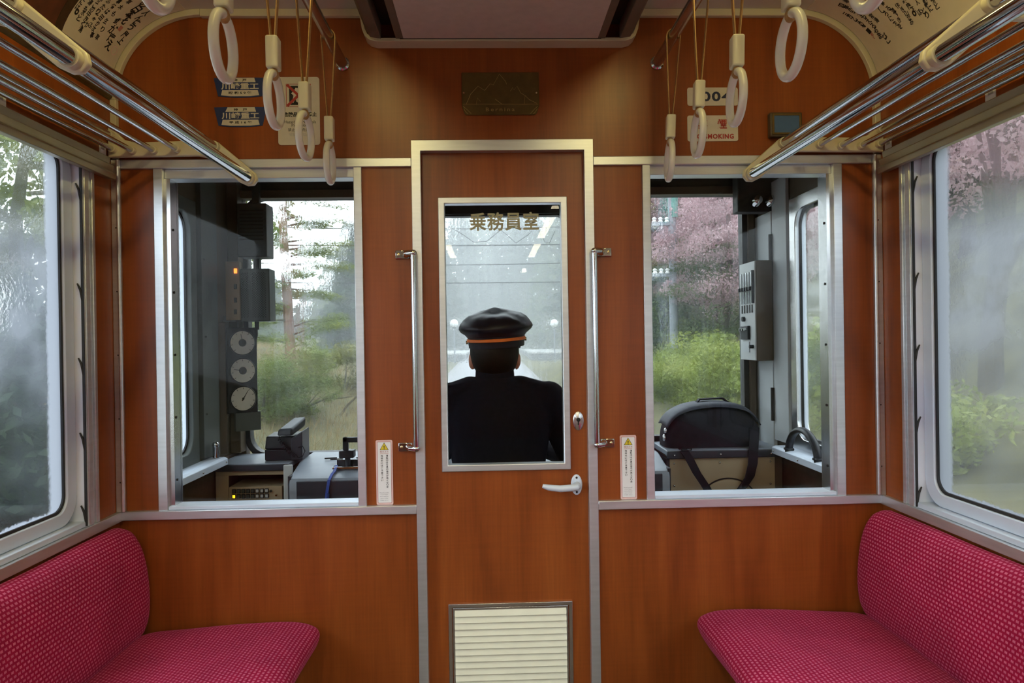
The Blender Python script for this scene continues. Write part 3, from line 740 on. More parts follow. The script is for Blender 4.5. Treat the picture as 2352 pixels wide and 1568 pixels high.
red.ring([tuple((y+.014*math.cos(a), th+.014/CR*math.sin(a))) for a in np.linspace(0, 2*PI, 25)[:-1]], [tuple((y+.0115*math.cos(a), th+.0115/CR*math.sin(a))) for a in np.linspace(0, 2*PI, 25)[:-1]], 'x', CR-.0038, CR-.0034)
red.v = [tuple(cove_pt(-1, p[2], p[1], p[0])) for p in red.v]; red.build('round_stamp', 'pale_pink', cl, smooth=0)
cb = thing('ceiling_card', 'dark red card in the left cove beside the calligraphy card', 'poster', cove_pt(-1, .7, LY1-.3), 'advertising cards in the coves')
card('sheet', -1, th_b, 1.42, LY1-.03, LY1-.60, 'poster_dark', cb)
card('edge_strip', -1, th_b, 1.42, LY1-.002, LY1-.03, 'poster_frame', cb, r=CR-.006, t=.005)
cr = thing('ceiling_card', 'cream card with small brushed handwriting in the right cove', 'poster', cove_pt(1, .7, -.35), 'advertising cards in the coves')
card('sheet', 1, th_b, 1.42, -.024, -.72, 'paper', cr)
acc = MB(); red = MB()
colsR = [[(340, 250), (400, 290), (490, 340), (550, 380), (620, 430), (665, 475), (750, 555)], [(270, 95), (345, 125), (440, 180), (540, 240), (645, 290), (740, 370), (830, 465), (890, 570), (950, 640), (1040, 650), (1090, 720)],
         [(340, 20), (470, 60), (600, 125), (700, 200), (800, 285), (890, 360)], [(890, 120), (985, 185), (1060, 245), (1150, 330), (1230, 430), (1310, 470)], [(990, 50), (1105, 150), (1190, 185), (1245, 240), (1300, 350)],
         [(1270, 100), (1360, 165), (1430, 240), (1480, 325), (1520, 395)], [(1410, 45), (1480, 110), (1540, 165), (1570, 240)], [(1620, 35), (1665, 220), (1735, 190), (1800, 270)], [(1770, 30), (1800, 110), (1860, 150)], [(1910, 20), (1975, 110)]]
chR = ['三月乙女の舞一', '四季の花もえるやまびこの春', '湯本箱根宮', 'うしろに花を', '薫る道すぎ', '仰ぎ山なみ', '紫陽花。', '人ほとり', '朝霧に', '旅と']
for ci, (pp, cc) in enumerate(zip(colsR, chR)):
    for k, (u, v) in enumerate(pp):
        glyph_on_cove(acc, 1, cc[k % len(cc)], 1900+u/7.84, v/7.84, 0.021 if ci == 1 else .0175, rot=rr.uniform(-.15, .15))
acc.build('lettering', 'ink', cr, smooth=0)['kind'] = 'stuff'
glyph_on_cove(red, 1, '印', 1900+810/7.84, 620/7.84, .012); glyph_on_cove(red, 1, '之', 1900+840/7.84, 675/7.84, .009); red.build('seal', 'red_ink', cr, smooth=0)
for s, i in ((-1, 3), (1, 4)):
    P = [(s*(CX+CR*math.cos(.0)), CZ-.004), (s*(CX+(CR-.010)*math.cos(.03)), CZ+.004), (s*(CX+(CR-.010)*math.cos(th_b)), CZ+(CR-.010)*math.sin(th_b)), (s*(CX+CR*math.cos(th_b)), CZ+CR*math.sin(th_b))]
    struct(MB().prism(P, 'y', YB, -.021).build('trim_%d' % i, 'brass_plate', bevel=.001), 'bronze strip holding the lower edge of the cards in the %s cove' % ('left' if s < 0 else 'right'))

# ------------------------------------------------------------------ plates, signs and stickers on the bulkhead
def plate(name, label, cat, x0, x1, z0, z1, mat, r=.006, t=.002, group=None):
    e = thing(name, label, cat, ((x0+x1)/2, 0, z0), group)
    MB().prism(rrect(x0, x1, z0, z1, r), 'y', -t, -.0002).build('plate', mat, e, bevel=.0005)
    return e
for i, (cz, year, lab) in enumerate(((2.047, '昭和59年', 'upper blue and white builder plate left of the hazard sign'), (1.958, '平成16年', 'lower blue and white builder plate left of the hazard sign'))):
    cx, w, h = -.790, .157, .056
    e = thing('builder_plate', lab, 'plate', (cx, 0, cz-h/2), 'builder plates')
    bow = lambda x: -.004*(1-(x/(w*.42))**2)
    bot = [(x, -h/2+bow(x)*1.2) for x in np.linspace(w*.42, -w*.42, 13)]
    top = [(x, h/2-.001+.001*(1-(x/(w/2))**2)) for x in np.linspace(-w/2, w/2, 13)]
    MB().prism([(cx+a, cz+b) for a, b in bot+top], 'y', -.002, -.0002).build('plate', 'blue_plate', e)
    MB().prism([(cx+a, cz+b) for a, b in [(-.045, .0135), (.047, .0135), (.043, .027), (-.038, .027)]], 'y', -.0024, -.0019).build('top_field', 'plate_white', e)
    MB().prism([(cx+a, cz+b) for a, b in [(.057, -.0255), (.03, -.0285), (-.03, -.0285), (-.057, -.0255), (-.053, -.0105), (.053, -.0105)]], 'y', -.0024, -.0019).build('bottom_field', 'plate_white', e)
    letters('lettering', '川崎重工', .112, .020, cx, cz+.0015, -.0024, 'plate_white', e, bold=.0025)
    letters('lettering', '神　戸', .040, .008, cx, cz+.020, -.0026, 'ink', e, bold=.002)
    letters('lettering', ' '.join(year), .068, .0085, cx, cz-.0185, -.0026, 'ink', e, bold=.002)
hz = plate('hazard_sign', 'white sign prohibiting hazardous materials, with crossed-out red pictogram', 'sign', -.678, -.552, 1.870, 2.076, 'plate_white', .009)
cx = -.615
MB().ring(rrect(cx-.0375, cx+.0375, 1.985, 2.055, .001, 2), rrect(cx-.036, cx+.036, 1.9865, 2.0535, .001, 2), 'y', -.0026, -.0019).build('red_border', 'red_ink', hz, smooth=0)
MB().prism(rrect(cx-.028, cx+.028, 1.991, 2.049, .006), 'y', -.0024, -.0019).build('black_square', 'ink', hz)
letters('character', '危', .044, .046, cx, 2.020, -.0027, 'plate_white', hz, bold=.005)
for a, b in (((-.034, 2.052), (.034, 1.988)), ((.034, 2.052), (-.034, 1.988))):
    dx, dz = b[0]-a[0], b[1]-a[1]; L = math.hypot(dx, dz); nx, nz = -dz/L*.0038, dx/L*.0038
    MB().prism([(cx+a[0]+nx, a[1]+nz), (cx+b[0]+nx, b[1]+nz), (cx+b[0]-nx, b[1]-nz), (cx+a[0]-nx, a[1]-nz)], 'y', -.0034, -.0029).build('red_bar', 'red_ink', hz, smooth=0)
letters('lettering', '危険品持込禁止', .100, .0145, cx+.004, 1.9625, -.0024, 'ink', hz, bold=.003)
letters('lettering', 'Hazardous Materials', .094, .0085, cx+.004, 1.940, -.0024, 'ink', hz)
letters('lettering', 'Prohibited', .052, .0085, cx+.004, 1.930, -.0024, 'ink', hz)
letters('lettering', '禁止携帯危険品', .074, .010, cx+.004, 1.916, -.0024, 'ink', hz)
letters('lettering', '위험물 반입금지', .068, .010, cx+.004, 1.902, -.0024, 'grey_ink', hz)
n4 = plate('number_plate', 'white car number plate reading 1004', 'plate', .573, .731, 1.983, 2.039, 'plate_white', .007)
letters('lettering', '1004', .112, .030, .652, 2.011, -.0024, 'navy_ink', n4, bold=.003, spacing=1.15)
ns = plate('no_smoking_sign', 'white no smoking sign with red lettering', 'sign', .572, .730, 1.873, 1.953, 'plate_white', .007)
letters('lettering', '禁　煙', .090, .031, .650, 1.926, -.0024, 'red_ink', ns, bold=.0025)
letters('lettering', 'NO SMOKING', .130, .015, .651, 1.888, -.0024, 'red_ink', ns, bold=.004, spacing=1.15)
dp = thing('display_box', 'small grey wall box with a blue screen', 'display', (.871, 0, 1.878))
MB().box(.822, .922, -.024, -.0004, 1.880, 1.955).build('casing', 'cab_brown', dp, bevel=.004)
MB().ring(rrect(.828, .918, 1.886, 1.950, .002, 2), rrect(.834, .912, 1.892, 1.944, .001, 2), 'y', -.027, -.022).build('bezel', 'brass_plate', dp, bevel=.0008)
MB().box(.834, .912, -.0248, -.0235, 1.892, 1.944).build('screen', 'screen_blue', dp)
# bronze plaque
bp_ = thing('bronze_plaque', 'bronze plaque engraved with mountains above the cab door', 'plaque', (-.003, 0, 1.955))
MB().prism([(-.108, 1.957), (.102, 1.957), (.108, 1.963), (.115, 1.985), (.115, 2.087), (-.121, 2.087), (-.121, 1.985), (-.114, 1.963)], 'y', -.005, -.0003).build('plate', 'brass_plate', bp_, bevel=.0015)
def pq(x, y): q = at(820+x/3.5636, y/3.5636, -.005); return (q.x, -.0052, q.z)
lines = [[(895, 850), (930, 770), (990, 705), (1045, 740), (1090, 685), (1115, 695), (1165, 605), (1215, 665), (1225, 690)], [(1255, 745), (1275, 715), (1285, 735), (1310, 705), (1340, 760), (1380, 785), (1410, 815), (1470, 845)], [(865, 852), (1485, 852)],
         [(975, 855), (985, 800), (1010, 830)], [(1130, 810), (1190, 855)], [(1370, 850), (1375, 785)], [(868, 870), (900, 895), (935, 930)], [(1478, 870), (1450, 895), (1420, 930)], [(875, 890), (890, 915), (905, 930)], [(1475, 890), (1460, 915), (1445, 930)]]
for ln in lines: MB().tube([pq(*p) for p in ln], .0007, 6).build('engraved_line', 'brass_line', bp_)
q = pq(1172, 895); letters('lettering', 'Bernina', .088, .0115, q[0], q[2], -.0054, 'brass_line', bp_, bold=.001, spacing=1.35)
for x in (873, 1468):
    q = pq(x, 762); MB().cyl((q[0], -.0075, q[2]), (q[0], -.004, q[2]), .0028, 12).build('screw', 'brass_screw', bp_)
# warning stickers
for s, cx, lab in ((-1, -.374, 'tall warning sticker with yellow triangle left of the door'), (1, .3735, 'tall warning sticker with yellow triangle right of the door')):
    e = plate('warning_sticker', lab, 'sticker', cx-.0255, cx+.0255, .7735, .971, 'pale_pink', .005, .0012, 'finger warning stickers')
    MB().ring(rrect(cx-.0212, cx+.0212, .779, .966, .003, 4), rrect(cx-.0203, cx+.0203, .7799, .9651, .0025, 4), 'y', -.0017, -.0012).build('red_border', 'red_ink', e, smooth=0)
    MB().prism(rrect(cx-.0203, cx+.0203, .7799, .9651, .0025, 4), 'y', -.0015, -.0011).build('field', 'paper_white', e)
    MB().prism([(cx-.0135, .9405), (cx+.0135, .9405), (cx, .9635)], 'y', -.0018, -.0014).build('triangle_border', 'ink', e)
    MB().prism([(cx-.0115, .9417), (cx+.0115, .9417), (cx, .9612)], 'y', -.0021, -.0017).build('triangle', 'yellow_print', e)
    letters('exclamation_mark', '!', .0026, .012, cx, .9485, -.0023, 'ink', e, bold=.003)
    letters('lettering', '指はさみ', .026, .0048, cx, .9355, -.0017, 'red_ink', e)
    letters('lettering', 'CAUTION', .024, .0035, cx, .930, -.0017, 'pink_ink', e)
    t1, t2 = '扉開閉の際は扉の間に指が挟まれ', '指詰めにはご注意下さい'
    t1 = '運転中は係員の指示が無くなりま'
    for j, ch in enumerate(t1): letters('lettering', ch, .0062, .0056, cx+.0085, .923-j*.0068, -.0017, 'ink', e, bold=.001)
    for j, ch in enumerate(t2): letters('lettering', ch, .0062, .0056, cx-.0072, .923-j*.0074, -.0017, 'ink', e, bold=.001)
    for j, tx in enumerate(('Please be careful', 'of your fingers', 'when the sliding door', 'opens or closes', 'ご注意ください')):
        letters('lettering', tx, .026-.003*(j % 2), .0032, cx-.002, .8105-j*.0058, -.0017, 'grey_ink', e)
# little labels on the side walls under the racks
for u, v, s, lab in ((2, 242, -1, 'tiny white label on the left wall above the window'), (2275, 233, 1, 'tiny white label on the right wall above the window'), (236, 351, -1, 'tiny white label on the left wall next to the corner'), (2040, 342, 1, 'tiny white label on the right wall next to the corner')):
    q = atx(u, v, s*(HW-.001)); zc = max(q.z, 1.846); e = thing('wall_label', lab, 'label', (s*HW, q.y, zc-.014), 'tiny white wall labels')
    MB().box(s*(HW-.0012), s*(HW-.0001), q.y-.018, q.y+.018, zc-.014, zc+.014).build('card', 'paper_white', e)
    MB().box(s*(HW-.0016), s*(HW-.001), q.y-.010, q.y+.008, zc-.002, zc+.008).build('print', 'grey_ink', e)
# grab handles beside the door
for s, lab in ((-1, 'chrome vertical grab handle left of the cab door'), (1, 'chrome vertical grab handle right of the cab door')):
    z0, z1 = .949, 1.534; xb = s*.272; e = thing('grab_handle', lab, 'grab handle', (xb, 0, z0), 'grab handles beside the door')
    MB().tube([(xb, -.044, z0), (xb, -.044, z1)], .0085, 18).build('bar', 'steel', e)
    for z in (z0, z1):
        sg = 1 if z == z1 else -1
        m = MB(); m.ball((xb, -.044, z), .0105, 14, 8)
        m.tube([(xb, -.044, z), (s*.288, -.036, z), (s*.298, -.012, z)], [.010, .0105, .011], 12)
        m.box(s*.288, s*.330, -.008, -.0003, z-.013, z+.013)
        f = m.build('bracket', 'steel', e, bevel=.002)
        for xx in (.303, .320): MB().lathe([(.0048, 0), (.0045, -.002), (.002, -.003)], (s*xx, -.008, z), 12, 'y').build('screw', 'brass_screw', f)

# ------------------------------------------------------------------ driving cab shell
CY = 1.0            # inner face of the cab front
CC = 2.03           # cab ceiling height
struct(MB().box(-1.23, 1.23, T+.001, CY+.05, -.05, 0).build('floor_cab', 'dark'), 'dark floor of the driving cab')
struct(MB().box(-1.23, 1.23, T+.001, CY+.05, CC, CC+.03).build('ceiling_cab', 'cab_brown'), 'brown ceiling of the driving cab')
wc = sempty('wall_cab_front', (0, CY, 0), 'front wall of the driving cab under and around the windscreens')
WL, WR = at(571, 700, CY).x, at(1706, 700, CY).x
zt = 1.905; zb = .80
pan = [(WL, -.42, zb-.012, zt), (-.285, .285, zb, 1.822), (.42, WR, zb+.03, zt)]
MB().box(-1.23, 1.23, CY, CY+.05, 0, zb-.02).build('lower_panel', 'cab_dark', wc)
MB().box(-1.23, 1.23, CY, CY+.05, zt+.004, CC).build('header', 'cab_dark', wc)
MB().box(-1.23, WL-.02, CY, CY+.05, zb-.02, zt+.004).build('pillar', 'cab_brown', wc)
MB().box(WR+.02, 1.23, CY, CY+.05, zb-.02, zt+.004).build('pillar', 'cab_brown', wc)
MB().box(-.405, -.30, CY, CY+.05, zb-.02, zt+.004).build('pillar', 'cab_dark', wc)
MB().box(.30, .405, CY, CY+.05, zb-.02, zt+.004).build('pillar', 'cab_dark', wc)
MB().box(-.30, .30, CY-.02, CY+.05, 1.829, zt+.004).build('header', 'dark', wc)
MB().box(.405, 1.1, CY+.0, CY+.05, zb-.02, zb+.02).build('lower_panel', 'cab_dark', wc)
MB().box(WL-.02, -.41, CY-.03, CY-.0005, zt+.0, zt+.035).build('header_lip', 'cab_brown', wc, bevel=.003)
MB().box(.41, WR+.02, CY-.03, CY-.0005, zt+.0, zt+.035).build('header_lip', 'cab_brown', wc, bevel=.003)
nw = nwin
for i, (a, b, z0, z1) in enumerate(pan):
    nw += 1
    w = sempty('window_%d' % nw, ((a+b)/2, CY, z0), 'rain-streaked windscreen, %s pane' % ('left', 'middle', 'right')[i])
    o = rrect(a-.022, b+.022, z0-.022, z1+.012, .09 if i != 1 else .01); inn = rrect(a, b, z0, z1, .075 if i == 0 else .02)
    MB().ring(o, inn, 'y', CY-.006, CY+.045).build('gasket', 'rubber', w, bevel=.002)
    p = MB().prism(rrect(a-.004, b+.004, z0-.004, z1+.004, .075 if i == 0 else .02), 'y', CY+.018, CY+.023).build('pane', 'glass_cab', w, smooth=0)
    p.data.materials.append(MATS['glass_wet_heavy' if i == 1 else 'glass_wet'])
    for f in p.data.polygons:
        if f.normal.y > .5: f.material_index = 1
for s, nm in ((-1, 'left'), (1, 'right')):
    wl = sempty('wall_cab_'+nm, (s*HW, .5, 0), 'side wall of the driving cab, %s side' % nm)
    y0, y1, z0, z1 = .10, (.535 if s < 0 else .60), .865, 1.765
    o = rrect(y0-.05, y1+.05, z0-.05, z1+.05, .001); inn = rrect(y0, y1, z0, z1, .07)
    MB().ring([(T+.001, .0), (CY+.05, 0), (CY+.05, CC), (T+.001, CC)], [(y0-.05, z0-.05), (y1+.05, z0-.05), (y1+.05, z1+.05), (y0-.05, z1+.05)], 'x', s*HW, s*(HW+.06)).build('panel', 'cab_brown', wl)
    nw += 1
    w = sempty('window_%d' % nw, (s*HW, .3, z0), 'cab side window with misted rim, %s side' % nm)
    MB().ring(o, inn, 'x', s*(HW-.008), s*(HW+.04)).build('sash', 'cab_green_grey' if s < 0 else 'steel_dull', w, bevel=.003)
    MB().ring(rrect(y0-.001, y1+.001, z0-.001, z1+.001, .07), rrect(y0+.008, y1-.008, z0+.008, z1-.008, .062), 'x', s*(HW+.012), s*(HW+.03)).build('gasket', 'rubber', w)
    fog_glass('fogged_glass_%d' % nw, y1+.02, y0, z0-.1, z1, seed=nw*2.1, amount=.25, rim=(.5, .55, .64))
    p = MB().prism(rrect(y0, y1, z0, z1, .07), 'x', s*(HW+.018), s*(HW+.021)).build('pane', 'fogged_glass_%d' % nw, w, smooth=0)
    two_face(p, 0, -s, 'glass_cab')
    MB().box(s*(HW-.06), s*HW, T+.02, .70, .805, .822).prism([(s*(HW-.06), .80), (s*(HW-.06), .822), (s*(HW-.072), .815), (s*(HW-.072), .79)], 'y', T+.02, .70).build('sill', 'alu_skytint', wl, bevel=.002)
    MB().box(s*(HW-.012), s*HW, T+.004, CY-.001, 0, .80).build('lower_panel', 'poster_frame', wl)
    for y in (.2, .45, .68): MB().ball((s*(HW-.073), y, .803), .004, 8, 6).build('screw', 'steel', wl)
    MB().box(s*(HW-.05), s*(HW-.008), .13, .165, .87, 1.05).build('post', 'cab_beige', wl, bevel=.003)  # added solid tan strip standing in for a door edge reflection
    MB().box(s*(HW-.135), s*(HW-.09), .06, .10, 1.62 if s < 0 else 1.70, CC-.001).build('blind_box', 'cab_brown', wl, bevel=.003)
    if s < 0:
        MB().box(-HW, -HW+.02, .60, .76, .83, 1.92).build('grey_panel', 'cab_green_grey', wl, bevel=.002)
        MB().box(-HW, -HW+.045, .93, CY-.002, .80, CC-.001).build('corner_column', 'cab_brown', wl, bevel=.004)
        for z in (1.0, 1.3, 1.6): MB().cyl((-HW+.021, .62, z), (-HW+.026, .62, z), .004, 10).build('screw', 'steel', wl)
        MB().cyl((-HW+.04, .66, .824), (-HW+.04, .66, .87), .012, 12).ball((-HW+.04, .66, .875), .014).build('window_catch', 'steel', wl)
    else:
        MB().box(HW-.014, HW, .665, .81, .83, 1.92).build('grey_panel', 'cab_grey', wl, bevel=.002)
        MB().box(HW-.016, HW, .815, CY-.002, .80, 1.80).build('grey_panel', 'cab_grey', wl, bevel=.002)
        for z in (1.63, .98): MB().cyl((HW-.02, .812, z-.07), (HW-.02, .812, z+.07), .008, 10).build('hinge', 'dark', wl)
        MB().box(HW-.15, HW, .83, .90, 1.80, CC-.001).build('shelf_box', 'dark', wl, bevel=.004)
        MB().box(WR+.022, WR+.05, CY-.02, CY-.0005, .84, 1.90).build('edge_strip', 'cab_brown', wl, bevel=.002)

# equipment on the right wall
sb = thing('switch_box', 'pale grey breaker box on the right wall of the cab', 'switch box', (1.125, .80, 1.16))
MB().box(1.082, HW-.017, .80, .985, 1.165, 1.590).build('casing', 'cab_brown', sb, bevel=.003)
MB().box(1.077, 1.083, .805, .985, 1.167, 1.588).build('face_plate', 'box_grey', sb, bevel=.001)
for j in range(5):
    y = .835+j*.03
    MB().box(1.071, 1.078, y-.004, y+.004, 1.41, 1.545).build('breaker_strip', 'steel', sb)
    MB().box(1.060, 1.072, y-.008, y+.008, 1.465, 1.482).build('breaker_toggle', 'black_plastic', sb, bevel=.002)
    MB().box(1.074, 1.078, y-.005, y+.005, 1.37, 1.405).build('breaker_label', 'cab_dark', sb)
MB().box(1.068, 1.078, .812, .822, 1.41, 1.55).build('guard_bar', 'black_plastic', sb)
MB().cyl((1.065, .93, 1.345), (1.078, .93, 1.345), .011, 14).build('knob', 'black_plastic', sb)
MB().box(1.066, 1.078, .865, .955, 1.255, 1.315).build('socket_block', 'black_plastic', sb, bevel=.003)
for j in range(3):
    MB().cyl((1.055, .88+j*.03, 1.30), (1.07, .88+j*.03, 1.30), .007, 12).build('terminal', 'steel', sb)
MB().box(1.073, 1.078, .87, .95, 1.20, 1.245).build('data_plate', 'cab_grey', sb)
MB().cyl((1.06, .83, 1.225), (1.078, .83, 1.225), .008, 12).build('knob', 'black_plastic', sb)
for u, lab in ((1727, 'left one of two chrome cups under the cab ceiling'), (1759, 'right one of two chrome cups under the cab ceiling')):
    q = at(u, 466, .86); o = MB().lathe([(.004, .0), (.018, .008), (.026, .03), (.028, .05), (.024, .052)], (0, 0, 0), 20, 'y').xf(Matrix.Translation((q.x, .775, q.z))).lathe([(.006, 0), (.006, .05)], (q.x, .79, q.z+.0), 10, 'y').build('chrome_cup', 'steel')
    tag(o, lab, 'chrome cup', 'chrome cups')
hp = thing('hoop_handle', 'black arched hoop on the right cab window sill', 'handle', (1.115, .44, .822))
MB().tube([(1.115, .445+.125*math.cos(a), .815+.10*math.sin(a)) for a in np.linspace(0, PI, 21)], .012, 12, flat=1.3).build('hoop', 'black_plastic', hp)
for y in (.32, .57): MB().box(1.10, 1.13, y-.018, y+.018, .822, .832).build('foot', 'black_plastic', hp, bevel=.003)

# equipment at the left front corner
def px_box(name, u0, u1, v0, v1, Y, depth, mat, parent, bevel=.004):
    a = at(u0, v1, Y); b = at(u1, v0, Y)
    MB().box(a.x, b.x, Y, Y+depth, a.z, b.z).build(name, mat, parent, bevel=bevel); return a, b
ub = thing('vent_box', 'dark grey ventilated box at the top left of the cab', 'equipment box', at(580, 590, .86))
a, b = px_box('casing', 546, 611, 466, 590, .86, .10, 'cab_green_grey', ub)
for j in range(9):
    z = a.z+.07+j*(b.z-a.z-.09)/9
    MB().box(a.x+.012, b.x-.012, .853, .861, z, z+.006).build('louvre', 'cab_dark', ub)
MB().box(a.x+.04, a.x+.07, .93, .955, b.z-.002, CC).build('hanger', 'cab_dark', ub)
sk = thing('speaker_box', 'grey perforated speaker box hanging at the left windscreen', 'speaker', at(585, 738, .85))
a, b = px_box('casing', 553, 618, 616, 738, .85, .085, 'cab_green_grey', sk)
MB().box(a.x+.03, a.x+.055, .93, .96, b.z-.01, at(580, 588, .86).z+.003).build('hanger', 'cab_dark', sk)
hm = MB()
for bx0, bx1 in ((a.x+.006, a.x+.034), (a.x+.052, b.x-.016)):
    x = bx0; i = 0
    while x < bx1:
        z = a.z+.018+(.005 if i % 2 else 0)
        while z < b.z-.015: hm.add([(x-.0022, .8493, z), (x, .8493, z-.0032), (x+.0022, .8493, z), (x, .8493, z+.0032)], [(0, 1, 2, 3)]); z += .010
        x += .0052; i += 1
ho = hm.build('perforation', 'dark', sk, smooth=0); ho['kind'] = 'stuff'
q = at(590, 738, .89)
MB().cyl((q.x, .89, q.z+.002), (q.x, .89, q.z-.035), .009, 12).tube([(q.x, .89, q.z-.03), (q.x, .89, q.z-.06), (q.x-.012, .90, q.z-.09), (q.x-.04, .93, q.z-.105)], .0035, 8).build('cable', 'rubber', sk)
# gauge column, turned towards the driver
gp = thing('gauge_panel', 'black column of three round pressure gauges', 'gauge panel', at(556, 990, .90))
q0 = at(554, 752, .86); q1 = at(560, 948, .86); q2 = at(565, 990, .86)
gx = (q0.x+q1.x)/2; GR = Matrix.Translation((gx, .86, 0)) @ Matrix.Rotation(.60, 4, 'Z')
MB().box(-.062, .062, 0, .03, q1.z, q0.z).xf(GR).build('panel', 'black_plastic', gp, bevel=.003)
MB().box(-.03, .075, .004, .03, q2.z, q1.z+.003).xf(GR).build('lower_plate', 'cab_green_grey', gp, bevel=.002)
MB().box(-.115, -.062, .012, .05, q2.z-.09, q0.z+.02).xf(GR).build('mounting', 'cab_brown', gp, bevel=.003)
MB().cyl((.0, .02, q0.z), (.0, .02, at(580, 738, .90).z+.01), .012, 10).xf(GR).build('stem', 'cab_dark', gp)
for j, (v, ang) in enumerate(((787, 100), (851, 170), (915, 60))):
    zc = at(556, v, .86).z
    g = MB().lathe([(.0535, 0), (.0535, -.008), (.051, -.011), (.0495, -.008), (.0495, -.003)], (0, 0, zc), 32, 'y').xf(GR).build('gauge_rim', 'black_plastic', gp)
    MB().lathe([(.0495, -.0045), (.0495, -.006)], (0, 0, zc), 32, 'y').xf(GR).build('gauge_face', 'dial', g)
    MB().lathe([(.016 if j < 2 else .005, -.006), (.014 if j < 2 else .004, -.010)], (0, 0, zc), 20, 'y').xf(GR).build('gauge_hub', 'cab_dark', g)
    ca, sa = math.cos(math.radians(ang)), math.sin(math.radians(ang))
    MB().tube([(-.01*ca, -.0085, zc-.01*sa), (.038*ca, -.0085, zc+.038*sa)], [.0022, .0008], 6).xf(GR).build('needle', 'ink', g)
    for k in range(9):
        t = math.radians(-45+270*k/8); c_, s_ = math.cos(t), math.sin(t)
        MB().tube([(.040*c_, -.0062, zc+.040*s_), (.047*c_, -.0062, zc+.047*s_)], .0009, 4).xf(GR).build('tick', 'ink', g)
ip = thing('indicator_strip', 'tan strip of small indicator lamps, the top one glowing orange', 'indicator', at(535, 735, .84))
a = at(519, 735, .84); b = at(549, 600, .84)
MB().box(a.x, b.x, .84, .87, a.z, b.z).build('casing', 'cab_beige', ip, bevel=.002)
MB().box(a.x-.02, a.x+.01, .86, .95, a.z-.005, a.z+.02).build('bracket', 'cab_dark', ip)
for j, v in enumerate((622, 658, 689, 716)):
    q = at(541, v, .84); MB().box(q.x-.006, q.x+.006, .836, .841, q.z-.010, q.z+.010).build('lamp', 'orange_lit' if j == 0 else 'cab_dark', ip, bevel=.001)

# desks
ld = thing('equipment_cabinet', 'beige cab cabinet with open shelf under a grey top, left of the driver', 'cabinet', (-1.0, .85, 0))
lx0, lx1 = -1.155, -.862; fy = .715
MB().box(lx0, lx1, fy, CY-.001, .765, .788).build('worktop', 'desk_grey', ld, bevel=.004)
MB().box(lx0, lx1, fy-.008, fy+.002, .760, .786).build('top_edge', 'desk_dark', ld, bevel=.003)
ox0, ox1, oz0, oz1 = -1.105, -.885, .60, .742
MB().box(lx0, lx1, fy+.004, fy+.014, oz1, .760).build('fascia', 'cab_beige', ld, bevel=.001)
MB().box(lx0, ox0, fy+.004, fy+.014, .0, oz1).build('side_stile', 'cab_beige', ld, bevel=.001)
MB().box(ox1, lx1, fy+.004, fy+.014, .0, oz1).build('side_stile', 'cab_beige', ld, bevel=.001)
MB().box(ox0, ox1, fy+.004, fy+.014, .0, oz0).build('lower_door', 'cab_beige', ld, bevel=.001)
MB().box(lx0, lx1, .95, .96, 0, .760).box(lx0, lx0+.01, fy+.014, .95, 0, .76).box(lx1-.01, lx1, fy+.014, .95, 0, .76).box(lx0, lx1, fy+.014, .95, oz0-.01, oz0).build('carcass', 'cab_brown', ld)
cp = thing('control_unit', 'beige control unit with two rows of square buttons, one lit yellow', 'control unit', (-.995, fy, oz0))
MB().box(ox0+.004, ox1-.004, fy-.004, fy+.16, oz0+.001, .697).build('casing', 'cab_beige', cp, bevel=.002)
bz = .667
for r in range(2):
    for c in range(8):
        x = ox0+.026+c*.0185; z = bz+.014-r*.0205
        k = MB().box(x-.0078, x+.0078, fy-.009, fy-.003, z-.0085, z+.0085).build('button', 'black_plastic', cp, bevel=.0012)
        MB().box(x-.0052, x+.0052, fy-.0105, fy-.0085, z-.006, z+.006).build('button_cap', 'yellow_lit' if (r == 1 and c == 0) else ('cab_green_grey' if c < 5 else 'cab_grey'), k, bevel=.0008)
for x in (.155, .172): MB().cyl((ox0+x, fy-.010, bz+.012), (ox0+x, fy-.003, bz+.012), .005, 12).build('knob', 'cab_dark', cp)
MB().cyl((ox0+.195, fy-.016, bz-.004), (ox0+.195, fy-.003, bz-.004), .004, 10).build('key_switch', 'steel', cp)
gs = thing('grey_post', 'pale grey upright post beside the cab cabinet', 'post', (-.853, .69, 0))
MB().box(-.872, -.838, .672, .690, 0, .787).build('post', 'box_grey', gs, bevel=.003)
# driver's desk across the middle
dd = thing('driver_desk', 'grey sloping driver desk under the windscreens', 'driver desk', (-.1, .8, 0))
dx0, dx1 = -.834, .655
pr = [(CY-.001, .788), (.80, .788), (.645, .752), (.622, .742), (.610, .722), (.612, .62), (.66, .60), (.70, .73), (CY-.001, .75)]
MB().prism(pr, 'x', dx0, dx1).build('desk_top', 'desk_grey', dd, bevel=.004)
MB().box(dx0+.03, dx1-.03, .604, .612, .625, .735).build('front_apron', 'desk_dark', dd, bevel=.003)
for x in (dx0, dx1): MB().box(x-.006, x+.006, .62, CY-.001, 0, .752).build('side_panel', 'desk_dark', dd)
MB().cyl((-.735, .60, .645), (-.735, .607, .645), .006, 12).build('screw', 'steel', dd)
MB().cyl((.60, .60, .645), (.60, .607, .645), .006, 12).build('screw', 'steel', dd)
rd = thing('desk_cabinet', 'tan cab cabinet with a round hatch, right of the driver', 'cabinet', (.91, .85, 0))
rx0, rx1 = .672, 1.152
MB().box(rx0, rx1, .725, CY-.001, .782, .806).build('worktop', 'desk_grey', rd, bevel=.004)
MB().box(rx0, rx1, .716, .727, .772, .803).build('top_edge', 'desk_dark', rd, bevel=.003)
MB().box(rx0+.012, rx1-.03, .728, CY-.002, 0, .772).build('carcass', 'cab_beige', rd, bevel=.002)
MB().box(rx1-.03, rx1, .728, CY-.002, 0, .772).build('side_stile', 'cab_brown', rd)
